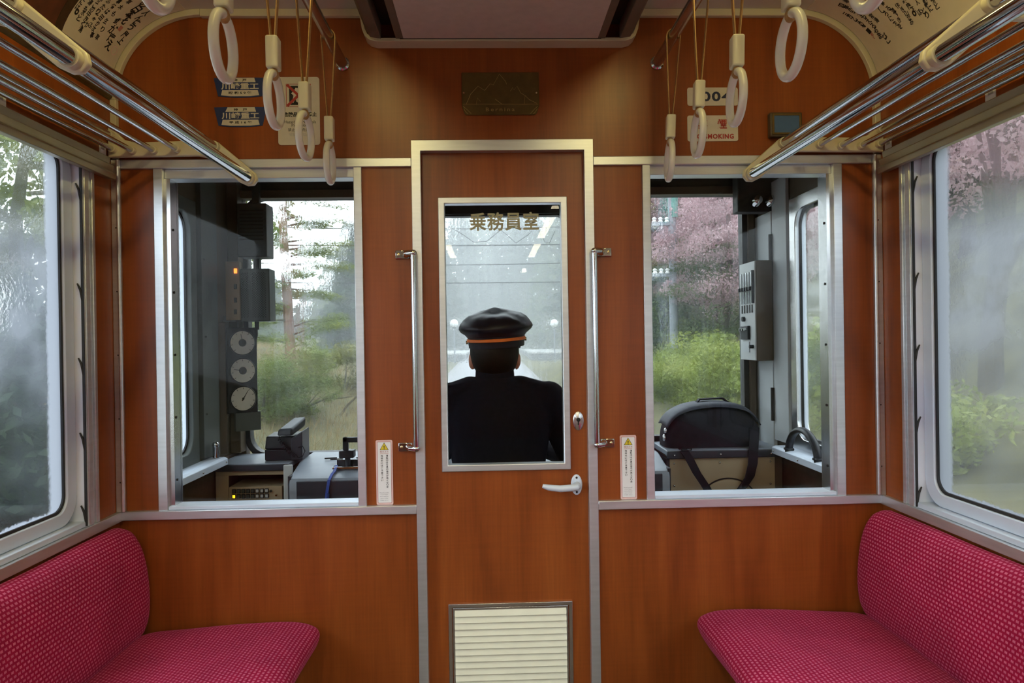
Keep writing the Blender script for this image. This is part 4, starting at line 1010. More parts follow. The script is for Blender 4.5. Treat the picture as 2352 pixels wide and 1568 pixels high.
MB().box(rx0, rx0+.012, .728, CY-.002, 0, .772).build('side_panel', 'desk_dark', rd)
q = at(1672, 1098, .727)
MB().ring([(q.x+.135*math.cos(t), q.z-.132+.135*math.sin(t)) for t in np.linspace(0, 2*PI, 49)[:-1]], [(q.x+.129*math.cos(t), q.z-.132+.129*math.sin(t)) for t in np.linspace(0, 2*PI, 49)[:-1]], 'y', .7265, .7285).build('hatch_groove', 'dark', rd)
MB().lathe([(.127, 0), (.127, -.004), (.12, -.006)], (q.x, .728, q.z-.132), 40, 'y').build('hatch', 'cab_beige', rd)
for x in (rx0+.03, (rx0+rx1)/2-.02, rx1-.05):
    for z in (.752, .66, .787): MB().ball((x, .727 if z < .77 else .715, z), .0045, 8, 6).build('screw', 'steel', rd)

# telephone
ph = thing('telephone', 'black telephone handset on its base, with a coiled cord', 'telephone', at(650, 1062, .76))
PY = .78; a = at(608, 1060, PY); b = at(660, 1008, PY); zz = .789
x0, x1 = a.x, at(672, 1040, PY).x
MB().box(x0, x1, PY, PY+.13, zz, zz+.045).build('base', 'black_plastic', ph, bevel=.004)
MB().hexa([(x0, PY, zz+.046), (x1+.02, PY, zz+.046), (x1+.02, PY+.13, zz+.046), (x0, PY+.13, zz+.046)], [(x0+.004, PY+.008, zz+.098), (x1+.01, PY+.01, zz+.098), (x1+.01, PY+.12, zz+.105), (x0+.004, PY+.12, zz+.105)]).build('cradle', 'black_plastic', ph, bevel=.006)
xr0, xr1 = at(668, 1030, PY).x, at(694, 1030, PY).x
MB().hexa([(xr0, PY-.005, zz), (xr1, PY+.0, zz), (xr1, PY+.12, zz), (xr0, PY+.12, zz)], [(xr0, PY, zz+.088), (xr1, PY, zz+.117), (xr1, PY+.12, zz+.125), (xr0, PY+.12, zz+.095)]).build('rest', 'desk_dark', ph, bevel=.004)
hx0 = at(636, 1000, PY).x; hx1 = at(688, 985, PY).x
MB().hexa([(hx0, PY-.01, zz+.100), (hx0+.065, PY-.01, zz+.100), (hx1, PY+.10, zz+.128), (hx0+.035, PY+.10, zz+.120)], [(hx0+.004, PY+.0, zz+.128), (hx0+.062, PY+.0, zz+.130), (hx1, PY+.11, zz+.168), (hx0+.04, PY+.11, zz+.165)]).build('handset', 'desk_dark', ph, bevel=.008, seg=3)
crd = []
A, B = Vector((hx0+.01, PY-.014, zz+.095)), Vector((x1+.015, PY-.018, zz+.022))
for k in range(0, 141):
    t = k/140; p = A.lerp(B, t)+Vector((0, 0, -.012*math.sin(PI*t))); ang = t*2*PI*14
    crd.append(p+Vector((.006*math.cos(ang)*.5, .006*math.sin(ang), .006*math.cos(ang))))
e_ = B+Vector((.03, .0, -.004)); crd += [B+Vector((.012, 0, -.010)), e_, e_+Vector((.008, .01, .02)), e_+Vector((-.002, .012, .04)), e_+Vector((-.02, .012, .035))]
MB().tube(crd, .0019, 6).build('coiled_cord', 'black_plastic', ph)
# master controller with key lanyard
mc = thing('controller_lever', 'black controller lever with L-shaped handle on the driver desk', 'controller', at(790, 1090, .72))
q = at(792, 1088, .70); zx = .768; X = q.x; Yc = .70
MB().box(X-.045, X+.06, Yc-.025, Yc+.05, zx-.003, zx+.008).build('base_plate', 'steel', mc, bevel=.002)
MB().box(X-.035, X+.05, Yc+.02, Yc+.03, zx+.008, zx+.028).build('scale_plate', 'black_plastic', mc)
zs = at(792, 1048, Yc).z
MB().cyl((X+.012, Yc+.005, zx), (X+.012, Yc, zs), .011, 14).build('stem', 'desk_dark', mc)
zt_ = at(792, 1033, Yc).z
MB().box(X-.018, X+.040, Yc-.025, Yc+.03, zs-.004, zt_).build('block', 'black_plastic', mc, bevel=.004)
zt2 = at(792, 1004, Yc).z
MB().box(X-.005, X+.016, Yc-.01, Yc+.012, zt_, zt2).box(X-.005, X+.056, Yc-.01, Yc+.012, zt2-.020, zt2).build('handle', 'black_plastic', mc, bevel=.003)
for j, (du_, dy) in enumerate(((-.05, .06), (.06, .06), (-.08, .09), (.05, .09))): MB().tube([(X+du_-.02, Yc+dy, .792), (X+du_+.03, Yc+dy+.004, .793)], .003, 8).build('switch_pin', 'dark', mc)
ly = thing('lanyard', 'blue braided lanyard hanging over the edge of the driver desk', 'lanyard', at(765, 1080, .66))
q = at(768, 1078, .655)
pts_ = [(X-.03, Yc-.01, zx+.012), (q.x, .655, .762), (q.x-.004, .632, .756), (q.x-.010, .603, .738), (q.x-.016, .5965, .70), (q.x-.022, .596, .655), (q.x-.024, .596, .63)]
MB().ribbon(pts_, (.011, 0, 0), .003).build('strap', 'cord_blue', ly)
MB().tube([(pts_[-3][0]+.002*math.sin(k), .5945, .69-.006*k) for k in range(12)], [.006+.0015*(k % 2) for k in range(12)], 8).build('braid', 'cord_blue', ly)

# shoulder bag on the right cabinet
bg_ = thing('shoulder_bag', 'black shoulder bag with hanging strap on the right cab cabinet', 'bag', at(1628, 1030, .85))
qa, qb, qt = at(1515, 1010, .84), at(1740, 1010, .84), at(1640, 921, .84)
bx0, bx1, bz0, bz1 = qa.x+.012, qb.x-.006, .808, qt.z-.004
n, mrows = 40, 14; vs = []; fs = []
def prof_bag(t):
    # t 0..1 round the outline starting bottom-left, going over the top
    w = (bx1-bx0)/2; cxb = (bx0+bx1)/2; h = bz1-bz0
    a = PI-PI*t; x = math.copysign(abs(math.cos(a))**.62, math.cos(a)); z = abs(math.sin(a))**.68
    return cxb+w*x, bz0+h*z*(1-.10*max(0, -x)-.03*max(0, x))
for i in range(mrows+1):
    tt = -1+2*i/mrows; inset = 1-.14*abs(tt)**4; y = .855+.085*tt
    for k in range(n+1):
        x, z = prof_bag(k/n); cxb = (bx0+bx1)/2
        vs.append((cxb+(x-cxb)*inset, y, bz0+(z-bz0)*(1-.22*abs(tt)**3)))
for i in range(mrows): fs += [(i*(n+1)+k, i*(n+1)+k+1, (i+1)*(n+1)+k+1, (i+1)*(n+1)+k) for k in range(n)]
fs += [tuple(range(n+1)), tuple(range(mrows*(n+1), (mrows+1)*(n+1))[::-1])]
fs += [(i*(n+1), (i+1)*(n+1), (i+1)*(n+1)+n, i*(n+1)+n) for i in range(mrows)]
MB().add(vs, fs).build('body', 'bag', bg_, smooth=50)
cxb = (bx0+bx1)/2
lid = [(cxb+(x-cxb)*1.01, .77+(0), bz0+(z-bz0)*1.0) for x, z in [prof_bag(k/30) for k in range(4, 27)]]
vs = []; L = len(lid)
for yy, sc, in ((.772, .90), (.79, .965), (.81, 1.0), (.90, 1.0), (.925, .955)):
    for x, _, z in lid: vs.append((cxb+(x-cxb)*(1+.012*sc), yy, bz0+(z-bz0)*(.985*sc+.025)))
fs = [(i*L+k, i*L+k+1, (i+1)*L+k+1, (i+1)*L+k) for i in range(4) for k in range(L-1)]
fl = MB().add(vs, fs).build('flap', 'bag_top', bg_, smooth=60); md = fl.modifiers.new('solid', 'SOLIDIFY'); md.thickness = .004; md.offset = 1
MB().ribbon([(cxb-.05, .85, bz1-.002), (cxb-.04, .85, bz1+.012), (cxb+.06, .85, bz1+.016), (cxb+.09, .85, bz1-.006)], (0, .03, 0), .006).build('carry_handle', 'bag', bg_)
def P(u, v, Y): q = at(u, v, Y); return (q.x, q.y, q.z)
MB().ribbon([P(1567, 1030, .76), P(1573, 1037, .712), P(1582, 1050, .700), P(1600, 1085, .698), P(1620, 1115, .698), P(1634, 1140, .699), P(1655, 1165, .70)], (.035, 0, 0), .003).build('shoulder_strap', 'bag', bg_)
MB().ribbon([P(1722, 965, .80), P(1733, 985, .765), P(1731, 1030, .712), P(1729, 1065, .700), P(1722, 1095, .698), P(1705, 1120, .698), P(1680, 1143, .698), P(1655, 1165, .70)], (.040, .0, .004), .003).build('shoulder_strap', 'bag', bg_)
q = at(1576, 1032, .712); MB().ring(rrect(q.x-.022, q.x+.022, q.z-.004, q.z+.006, .002, 3), rrect(q.x-.018, q.x+.018, q.z-.001, q.z+.003, .001, 3), 'y', .706, .710).build('buckle', 'black_plastic', bg_)
MB().ball((bx0+.004, .80, bz0+.07), .012, 10, 8, (.6, 1, 1)).ball((bx0-.002, .80, bz0+.04), .012, 10, 8, (.6, 1, 1.3)).build('side_clip', 'steel_dull', bg_)

# ------------------------------------------------------------------ the driver, seen from behind
HYd = .44
hc = at(1136, 820, HYd)          # middle of the head
dr = thing('person', 'train driver in dark uniform and peaked cap, seen from behind through the door window', 'person', (hc.x, HYd, 0))
def V3(x, y, z): return Vector((hc.x+x, HYd+y, z))
sh = 1.085                        # shoulder joint height
m = MB()
def limb(pts_, rs): m.tube(pts_, rs, 14); [m.ball(p, r, 12, 8) for p, r in zip(pts_, rs)]
# trunk as stacked ellipses
def torso(rows):
    vs = []; sg = 24
    for x, y, z, rx, ry in rows: vs.extend([V3(x+rx*math.cos(2*PI*k/sg), y+ry*math.sin(2*PI*k/sg), z) for k in range(sg)])
    fs = [(i*sg+k, i*sg+(k+1) % sg, (i+1)*sg+(k+1) % sg, (i+1)*sg+k) for i in range(len(rows)-1) for k in range(sg)]
    fs += [tuple(range(sg))[::-1], tuple(range((len(rows)-1)*sg, len(rows)*sg))]
    m.add(vs, fs)
NZ = hc.z
torso([(.01, .0, .50, .15, .12), (.01, -.01, .56, .175, .13), (.01, -.01, .66, .165, .12), (.01, -.01, .78, .165, .115), (.01, -.012, .90, .185, .12), (.01, -.012, 1.0, .20, .115), (.008, -.008, 1.06, .185, .10), (.004, -.004, 1.105, .125, .08), (0, 0, 1.135, .066, .064), (0, .005, 1.17, .056, .058), (0, .01, 1.20, .055, .058)])
for s in (-1, 1):
    S = V3(s*.185+.01, -.005, sh-.035); E = V3(s*.27+.01, .10, .82); H = V3(s*.17, .30, .835)
    limb([V3(s*.09, -.005, sh-.005), S, S.lerp(E, .5), E, E.lerp(H, .6), H], [.06, .068, .056, .047, .040, .028])
    # hand with five fingers laid on the desk
    pc = H+Vector((-s*.01, .05, -.010)); m.ball(pc, .036, 14, 10, (1.05, 1.25, .42)); m.tube([H, pc], [.026, .028], 12)
    for k, (fx, ln) in enumerate(((-.027, .052), (-.009, .064), (.010, .060), (.028, .046))):
        r0 = pc+Vector((fx, .036, .002)); k1 = r0+Vector((fx*.15, ln*.45, .006)); k2 = k1+Vector((fx*.1, ln*.35, -.006)); k3 = k2+Vector((0, ln*.25, -.012))
        m.tube([pc+Vector((fx*.7, .01, 0)), r0, k1, k2, k3], [.0095, .0095, .009, .0085, .007], 8)
    t0 = pc+Vector((-s*.03, -.01, 0)); m.tube([pc+Vector((-s*.015, -.02, 0)), t0, t0+Vector((-s*.02, .025, .0)), t0+Vector((-s*.024, .05, -.006))], [.013, .012, .0105, .008], 8)
    hip = V3(s*.09+.01, 0, .555); kn = V3(s*.13, .42, .55); an = V3(s*.12, .38, .10)
    limb([hip, hip.lerp(kn, .5), kn, kn.lerp(an, .35), an], [.095, .085, .062, .058, .042])
    m.ball(an+Vector((0, .06, -.055)), .045, 14, 8, (1.0, 2.5, .95)); m.tube([an, an+Vector((0, .01, -.05))], [.04, .045], 10)
# head: skull, jaw, nose, ears
m.ball((hc.x, HYd+.012, NZ+.022), .098, 24, 16, (.80, 1.0, 1.08)); m.ball((hc.x, HYd+.035, NZ-.035), .075, 18, 12, (.82, 1.0, 1.05)); m.ball((hc.x, HYd+.075, NZ-.075), .03, 12, 8)
m.tube([(hc.x, HYd+.105, NZ+.03), (hc.x, HYd+.128, NZ-.015), (hc.x, HYd+.112, NZ-.028)], [.008, .014, .012], 10)
m.tube([(hc.x-.022, HYd+.105, NZ-.052), (hc.x, HYd+.114, NZ-.050), (hc.x+.022, HYd+.105, NZ-.052)], .008, 8)
for s in (-1, 1):
    m.ball((hc.x+s*.085, HYd+.008, NZ-.012), .032, 14, 10, (.38, .62, 1.05)); m.ball((hc.x+s*.081, HYd+.010, NZ-.036), .014, 10, 8, (.6, .8, 1))
tmp = m.build('body_tmp', 'skin', None)
md = tmp.modifiers.new('fuse', 'REMESH'); md.mode = 'VOXEL'; md.voxel_size = .0072; md.use_smooth_shade = True
ms = tmp.modifiers.new('soft', 'SMOOTH'); ms.iterations = 5; ms.factor = .5
dg = bpy.context.evaluated_depsgraph_get(); bme = bpy.data.meshes.new_from_object(tmp.evaluated_get(dg)); bpy.data.objects.remove(tmp)
bme.materials.clear()
for nm_ in ('skin', 'uniform', 'dark'): bme.materials.append(MATS[nm_])
cen = np.empty(len(bme.polygons)*3, dtype=np.float32); bme.polygons.foreach_get('center', cen); cen = cen.reshape(-1, 3)
mi = np.where(cen[:, 2] > 1.148, 0, 1); mi[(cen[:, 1] > HYd+.305) & (cen[:, 2] > .72) & (cen[:, 2] < .9)] = 0; mi[cen[:, 2] < .10] = 2
bme.polygons.foreach_set('material_index', mi.astype(np.int32)); bme.name = 'body'
body = link('body', bme, None, dr, smooth=80)
for s in (-1, 1):
    MB().ball((hc.x+s*.032, HYd+.098, NZ+.020), .011, 12, 8, (1.2, .6, .7)).build('eye', 'paper_white', dr)
    MB().ball((hc.x+s*.032, HYd+.1045, NZ+.020), .005, 10, 6, (1, .4, 1)).build('iris', 'ink', dr)
    MB().tube([(hc.x+s*.018, HYd+.106, NZ+.040), (hc.x+s*.034, HYd+.103, NZ+.044), (hc.x+s*.052, HYd+.090, NZ+.040)], .0035, 6).build('eyebrow', 'hair', dr)
# hair: shell over the back and sides of the skull
vs = []; fs = []; A_, B_ = 30, 16
for j in range(B_+1):
    el = -1.02+1.35*j/B_
    for i in range(A_+1):
        az = PI-.42+(PI+.84)*i/A_
        rr_ = .1045*(1 if el > -.5 else 1+.10*(el+.5))
        x = .80*rr_*math.cos(el)*math.cos(az)*1.01; y = rr_*math.cos(el)*math.sin(az); z = 1.06*rr_*math.sin(el)
        vs.append((hc.x+x, HYd+.012+y, NZ+.022+z))
for j in range(B_): fs += [(j*(A_+1)+i, j*(A_+1)+i+1, (j+1)*(A_+1)+i+1, (j+1)*(A_+1)+i) for i in range(A_)]
hr = MB().add(vs, fs).build('hair', 'hair', dr, smooth=80); md = hr.modifiers.new('solid', 'SOLIDIFY'); md.thickness = .006; md.offset = 1
# collar
MB().lathe([(.068, 0), (.073, .0), (.070, .045), (.066, .045)], (hc.x, HYd+.006, 1.118), 28, 'z', 1.0, 1.0).build('collar', 'uniform', dr)
# cap
cp0 = at(1138, 788, HYd); zc = cp0.z
CT = Matrix.Translation((cp0.x+.004, HYd+.012, zc)) @ Matrix.Rotation(-.045, 4, 'Y') @ Matrix.Rotation(.06, 4, 'X')
MB().lathe([(.100, -.012), (.1045, -.012), (.107, .02), (.108, .032)], (0, 0, 0), 40, 'z', .98, 1.10).xf(CT).build('cap_band', 'cap_cloth', dr)
MB().lathe([(.1075, .010), (.1105, .012), (.1105, .020), (.1085, .022)], (0, 0, 0), 40, 'z', .98, 1.10).xf(CT).build('cap_stripe', 'orange_band', dr)
vs = []; fs = []; sg = 48
pf = [(.108, .026), (.116, .036), (.130, .046), (.138, .058), (.1385, .066), (.134, .077), (.118, .092), (.095, .106), (.06, .116), (.02, .120)]
for j, (r_, h_) in enumerate(pf):
    for k in range(sg):
        a_ = 2*PI*k/sg; rp = .003*math.sin(a_*7+j)*math.sin(a_*3+1)*(1 if 1 < j < 8 else 0)
        vs.append(((r_+rp)*math.cos(a_)*.985, (r_+rp)*math.sin(a_)*1.08, h_+rp*.8+.012*math.sin(a_)*(j/9)))
for j in range(len(pf)-1): fs += [(j*sg+k, j*sg+(k+1) % sg, (j+1)*sg+(k+1) % sg, (j+1)*sg+k) for k in range(sg)]
fs += [tuple(range((len(pf)-1)*sg, len(pf)*sg))]
MB().add(vs, fs).xf(CT).build('cap_crown', 'cap_cloth', dr, smooth=70)
pv = [(.100*math.cos(a_), .108*math.sin(a_)) for a_ in np.linspace(.5, PI-.5, 15)]; po = [(.103*math.cos(a_), .108*math.sin(a_)+.055*math.sin((a_-.5)/(PI-1)*PI)) for a_ in np.linspace(.5, PI-.5, 15)]
MB().prism(pv+po[::-1], 'z', -.012, -.007).xf(CT @ Matrix.Rotation(-.25, 4, 'X')).build('cap_visor', 'black_plastic', dr)
for s in (-1, 1): MB().cyl((s*.1055, .03, .008), (s*.113, .03, .008), .007, 12).xf(CT).build('cap_button', 'brass_screw', dr)
st = thing('driver_stool', 'dark padded stool under the driver', 'stool', (hc.x+.01, HYd, 0))
MB().lathe([(.14, 0), (.165, .01), (.17, .03), (.16, .05), (.02, .055)], (hc.x+.01, HYd, .415), 30).build('seat_pad', 'black_plastic', st)
MB().cyl((hc.x+.01, HYd, .02), (hc.x+.01, HYd, .42), .03, 16).build('column', 'steel_dull', st)
MB().lathe([(.17, 0), (.17, .012), (.05, .03)], (hc.x+.01, HYd, 0.0), 30).build('foot_plate', 'cab_dark', st)

# ------------------------------------------------------------------ outdoors: ground
def ground(x, y):
    z = -1.0+.012*max(0, y)
    if x < -2.3: z += min(1.6, (-2.3-x)*.30)
    if x > 2.3: z += (x-2.3)*.62 if x < 14 else 7.25+(x-14)*.3
    # the line opens into a station yard further on
    k = min(1, max(0, (y-26)/16)); flat = -1.0+.012*max(0, y)
    if -9 < x < 6.5: z = z*(1-k)+flat*k
    return z+.06*math.sin(x*1.3+y*.7)*math.sin(y*.9-x*.4)*(1 if abs(x) > 2.6 else 0)
def grid(name, xs, ys, mat, dz=0.0, label=None):
    vs = [(x, y, ground(x, y)+dz) for y in ys for x in xs]; n = len(xs)
    fs = [(j*n+i, j*n+i+1, (j+1)*n+i+1, (j+1)*n+i) for j in range(len(ys)-1) for i in range(n-1)]
    o = MB().add(vs, fs).build(name, mat, None, smooth=60); md = o.modifiers.new('solid', 'SOLIDIFY'); md.thickness = .3; md.offset = -1
    return struct(o, label)
xs = list(np.concatenate([np.linspace(-60, -12, 13), np.linspace(-11, 16, 55), np.linspace(18, 60, 15)]))
ys = list(np.concatenate([np.linspace(-14, 2, 9), np.linspace(2.5, 30, 56), np.linspace(32, 130, 40)]))
grid('ground_slope', xs, ys, 'earth', 0, 'wet grassy ground and hillside outside the train')
xs2 = list(np.linspace(-2.0, 2.0, 17)); grid('ground_ballast', xs2, ys, 'ballast', .05, 'grey gravel ballast of the track')
xs3 = list(np.linspace(-7, 5.5, 26)); grid('ground_yard', xs3, list(np.linspace(30, 75, 24)), 'ballast', .06, 'grey gravel of the station yard ahead')
for i, x in enumerate((-.72, .72)):
    m = MB(); yy = [1.4, 8, 20, 35, 55, 80]
    m.ribbon([(x, y, ground(0, y)+.14) for y in yy], (.07, 0, 0), .14)
    struct(m.build('track_rail_%d' % (i+1), 'rust'), ('left', 'right')[i]+' running rail of the track ahead')

# ------------------------------------------------------------------ outdoors: plants
def leaves(name, C, size, mat, parent, jitter=.5, flat=0.0, aspect=.55):
    C = np.asarray(C, dtype=np.float64); n = len(C)
    a = rng.normal(size=(n, 3)); a[:, 2] *= (1-flat); a /= np.linalg.norm(a, axis=1)[:, None]
    b = rng.normal(size=(n, 3)); b[:, 2] *= (1-flat); b -= a*(a*b).sum(1)[:, None]; b /= np.linalg.norm(b, axis=1)[:, None]
    s = size*(1+jitter*rng.uniform(-1, 1, n))[:, None]
    v = np.stack([C-a*s, C-b*s*aspect, C+a*s, C+b*s*aspect], 1).reshape(-1, 3)
    me = bpy.data.meshes.new(name); me.vertices.add(4*n); me.vertices.foreach_set('co', v.astype(np.float32).ravel())
    me.loops.add(4*n); me.loops.foreach_set('vertex_index', np.arange(4*n, dtype=np.int32))
    me.polygons.add(n); me.polygons.foreach_set('loop_start', np.arange(0, 4*n, 4, dtype=np.int32)); me.update(calc_edges=True)
    o = link(name, me, mat, parent, smooth=0); o['kind'] = 'stuff'; return o
def blob(c, r, n, hollow=.5):
    d = rng.normal(size=(n, 3)); d /= np.linalg.norm(d, axis=1)[:, None]
    rad = hollow+(1-hollow)*rng.uniform(0, 1, n)**.5
    return np.array(c)+d*rad[:, None]*np.array(r)
def clumps(c, r, k, n, cr):
    """k small clumps scattered over an ellipsoid, n leaves in each"""
    out = []
    for p in blob(c, r, k, .45):
        q = cr*rng.uniform(.6, 1.3); out.append(blob(p, (q, q, q*.7), n, .2))
    return np.concatenate(out)
def trunk_part(base, top, r0, r1, mat, parent, wob=.1, name='trunk', n=8):
    base, top = Vector(base), Vector(top); P = []
    for k in range(n):
        t = k/(n-1); P.append(base.lerp(top, t)+Vector((wob*math.sin(t*5+base.x), wob*math.cos(t*4+base.y), 0))*t*(1-t)*2)
    MB().tube(P, [r0+(r1-r0)*k/(n-1) for k in range(n)], 9).build(name, mat, parent); return P
def gpt(u, Y, X=None):
    q = at(u, 784, Y); return (q.x, Y, ground(q.x, Y))

# red-trunked pine in the left windscreen
b = gpt(668, 13.5); pt = thing('pine_tree', 'tall red-barked pine with sparse yellow-green needles, in the left windscreen', 'tree', b)
top = Vector((b[0]-.15, b[1], b[2]+9.5)); Pk = trunk_part((b[0], b[1], b[2]-.3), top, .125, .05, 'bark_red', pt, .12)
C = []; rb = random.Random(5)
for k in range(46):
    t = .16+.82*k/46; p = Vector(b).lerp(top, t); az = rb.uniform(0, 2*PI); ln = rb.uniform(.5, 1.25)*(1.2-.5*t)
    e = p+Vector((math.cos(az)*ln, math.sin(az)*ln, rb.uniform(-.15, .25)))
    MB().tube([p, p.lerp(e, .5)+Vector((0, 0, .06)), e], [.022, .014, .006], 5).build('branch', 'bark_dark', pt)
    for f in (.45, .7, .9, 1.05):
        q = p.lerp(e, f); C.append(blob(q, (.28, .28, .10), 110, .1))
leaves('foliage', np.concatenate(C), .055, 'leaf_pine', pt, flat=.5, aspect=.22)
# low spreading young pine and shrubs at its foot
def shrub(name, label, cat, u, Y, w, h, mat, n, size, group=None, k=26, lift=.5, flat=.2, aspect=.5):
    g = gpt(u, Y); e = thing(name, label, cat, g, group)
    trunk_part((g[0], Y, g[2]-.2), (g[0]+.05, Y, g[2]+h*.7), .04, .015, 'bark_dark', e, .08, 'stem', 5)
    for a_ in range(4):
        az = a_*1.6+u; MB().tube([(g[0], Y, g[2]+h*.15), (g[0]+math.cos(az)*w*.35, Y+math.sin(az)*w*.35, g[2]+h*.55)], [.018, .006], 5).build('branch', 'bark_dark', e)
    leaves('foliage', clumps((g[0], Y, g[2]+h*lift), (w/2, w/2, h/2), k, n//k, w*.16), size, mat, e, flat=flat, aspect=aspect)
    return e
shrub('young_pine', 'low spreading yellow-green pine at the foot of the red pine', 'shrub', 672, 11.5, 1.7, 1.5, 'leaf_pine', 5200, .05, k=40, flat=.5, aspect=.25, lift=.7)
shrub('shrub', 'green shrub behind the gauges in the left windscreen', 'shrub', 600, 10.5, 1.6, 1.5, 'leaf_pine', 9000, .035, k=60, flat=.5, aspect=.3)
shrub('shrub', 'grey-green shrub left of the middle pillar in the left windscreen', 'shrub', 790, 17, 2.2, 1.5, 'leaf_olive', 5000, .05, k=34)
shrub('shrub', 'bright yellow-green bush right of the bag in the right windscreen', 'shrub', 1690, 9.0, 1.9, 1.25, 'leaf_bright', 15000, .03, k=60)
shrub('shrub', 'bright green bush above the bag in the right windscreen', 'shrub', 1610, 10.5, 1.8, 1.2, 'leaf_bright', 15000, .03, k=60)
shrub('shrub', 'yellow-green bush at the foot of the utility pole', 'shrub', 1530, 12, 1.7, 1.0, 'leaf_bright', 12000, .03, k=60)
shrub('shrub', 'dark green bush under the cherry blossom', 'shrub', 1640, 13, 2.6, 2.6, 'leaf_mid', 13000, .035, k=70, lift=.6)
shrub('shrub', 'dark bush below the cherry tree beside the utility pole', 'shrub', 1545, 15, 2.4, 2.2, 'leaf_dark', 12000, .04, k=60, lift=.6)
shrub('shrub', 'dark shrub low in the left saloon window', 'shrub', 20, 3.9, 2.0, 2.3, 'leaf_dark', 11000, .05, k=60)
shrub('shrub', 'dark shrub in the left saloon window near the corner', 'shrub', 130, 5.2, 2.0, 2.0, 'leaf_dark', 9000, .05, k=50)
shrub('shrub', 'low green shrub seen through the left cab side window', 'shrub', 400, 7.0, 1.6, 1.6, 'leaf_mid', 6000, .05, k=40)
shrub('shrub', 'yellow-green bush seen through the right cab side window', 'shrub', 1880, 6.2, 1.6, 1.5, 'leaf_bright', 8000, .045, k=44)
shrub('shrub', 'low green bush at the bottom of the right saloon window', 'shrub', 2200, 3.6, 1.2, .7, 'leaf_bright', 5000, .035, k=34)
# broadleaf and evergreen trees
def tree(name, label, u, Y, zc, rad, hgt, mat, n, size, trunk='bark_dark', group=None, k=60, tr=.12, cr=.5, flat=0.0, cat='tree', aspect=.55):
    q = at(u, 784, Y); g = (q.x, Y, ground(q.x, Y)); e = thing(name, label, cat, g, group)
    cz_ = zc; P = trunk_part((g[0], Y, g[2]-.3), (g[0]+.2, Y, cz_+hgt*.3), tr, tr*.35, trunk, e, .25)
    rb = random.Random(int(u)+7)
    for j in range(9):
        p = P[3+j % 4]; az = rb.uniform(0, 2*PI); ee = Vector((g[0]+math.cos(az)*rad*.75, Y+math.sin(az)*rad*.75, cz_+rb.uniform(-.35, .35)*hgt))
        MB().tube([p, p.lerp(ee, .5)+Vector((0, 0, .15)), ee], [tr*.4, tr*.22, tr*.08], 6).build('branch', trunk, e)
    leaves('foliage', clumps((g[0], Y, cz_), (rad, rad, hgt/2), k, n//k, cr), size, mat, e, flat=flat, aspect=aspect); return e
def conifer(name, label, u, Y, h, r, mat, n, size, group=None):
    q = at(u, 784, Y); g = (q.x, Y, ground(q.x, Y)); e = thing(name, label, 'tree', g, group)
    trunk_part((g[0], Y, g[2]-.3), (g[0], Y, g[2]+h), r*.08, .03, 'bark_dark', e, .1)
    t = 1-rng.uniform(.0, 1, n)**.6; t = np.clip(t*.93+.05, 0, .99); az = rng.uniform(0, 2*PI, n)
    lay = np.abs(((t*h/.9) % 1)-.5)*2; rr_ = r*(1-t)*(0.55+.45*lay)*rng.uniform(.25, 1, n)**.5
    C = np.stack([g[0]+rr_*np.cos(az), Y+rr_*np.sin(az), g[2]+t*h-.12*rr_], 1)
    leaves('foliage', C, size, mat, e, flat=.4); return e
CH = 'cherry trees in blossom'
tree('cherry_tree', 'pink cherry tree in bloom filling the right windscreen', 1655, 12.5, 3.0, 1.25, 2.6, 'blossom', 26000, .028, group=CH, k=90, cr=.34)
tree('cherry_tree', 'pink cherry tree in bloom higher up the slope behind the first', 1600, 17, 5.2, 1.6, 2.4, 'blossom', 20000, .035, group=CH, k=70, cr=.4)
tree('cherry_tree', 'pink cherry tree in bloom seen through the right cab side window', 1890, 7.5, 2.9, 1.0, 1.9, 'blossom', 16000, .028, group=CH, k=60, cr=.3)
tree('cherry_tree', 'pink cherry tree in bloom at the top of the right saloon window', 2280, 4.1, 3.3, 1.25, 1.7, 'blossom', 16000, .026, group=CH, k=60, cr=.26)
tree('cherry_tree', 'pink cherry tree in bloom further back in the right saloon window', 2200, 8.5, 4.9, 1.9, 2.8, 'blossom', 10000, .05, group=CH, k=70, cr=.4)
EV = 'dark evergreens on the hillside'
conifer('evergreen_tree', 'dark evergreen tree behind the utility pole', 1500, 22, 13, 2.6, 'leaf_dark', 16000, .11, EV)
conifer('evergreen_tree', 'dark evergreen tree behind the cherry trees', 1590, 24, 14, 2.8, 'leaf_mid', 16000, .11, EV)
conifer('evergreen_tree', 'dark evergreen tree at the right edge of the right windscreen', 1690, 20, 12, 2.6, 'leaf_dark', 16000, .11, EV)
conifer('evergreen_tree', 'dark evergreen tree on the hillside beyond the right cab side window', 1900, 16, 11, 2.6, 'leaf_mid', 14000, .11, EV)
conifer('evergreen_tree', 'dark evergreen tree on the hillside, far side of the right saloon window', 2230, 11.5, 10, 2.4, 'leaf_dark', 14000, .10, EV)
tree('broadleaf_tree', 'olive-leaved tree left of the utility pole in the right windscreen', 1480, 18, 4.4, 1.8, 4.2, 'leaf_olive', 11000, .06, k=70, cr=.45)
tree('broadleaf_tree', 'young green tree overhanging the top of the left saloon window', 40, 5.6, 3.1, 1.9, 2.3, 'leaf_pine', 15000, .045, k=120, cr=.3)
tree('broadleaf_tree', 'green tree beyond the left cab side window', 410, 9.5, 3.2, 1.5, 3.6, 'leaf_pine', 7000, .05, k=70, cr=.28)
tree('broadleaf_tree', 'grey-green tree further off in the left saloon window', 110, 11, 3.4, 2.4, 4.2, 'leaf_mid', 9000, .06, k=70, cr=.4)
MI = 'misty trees beyond the track'
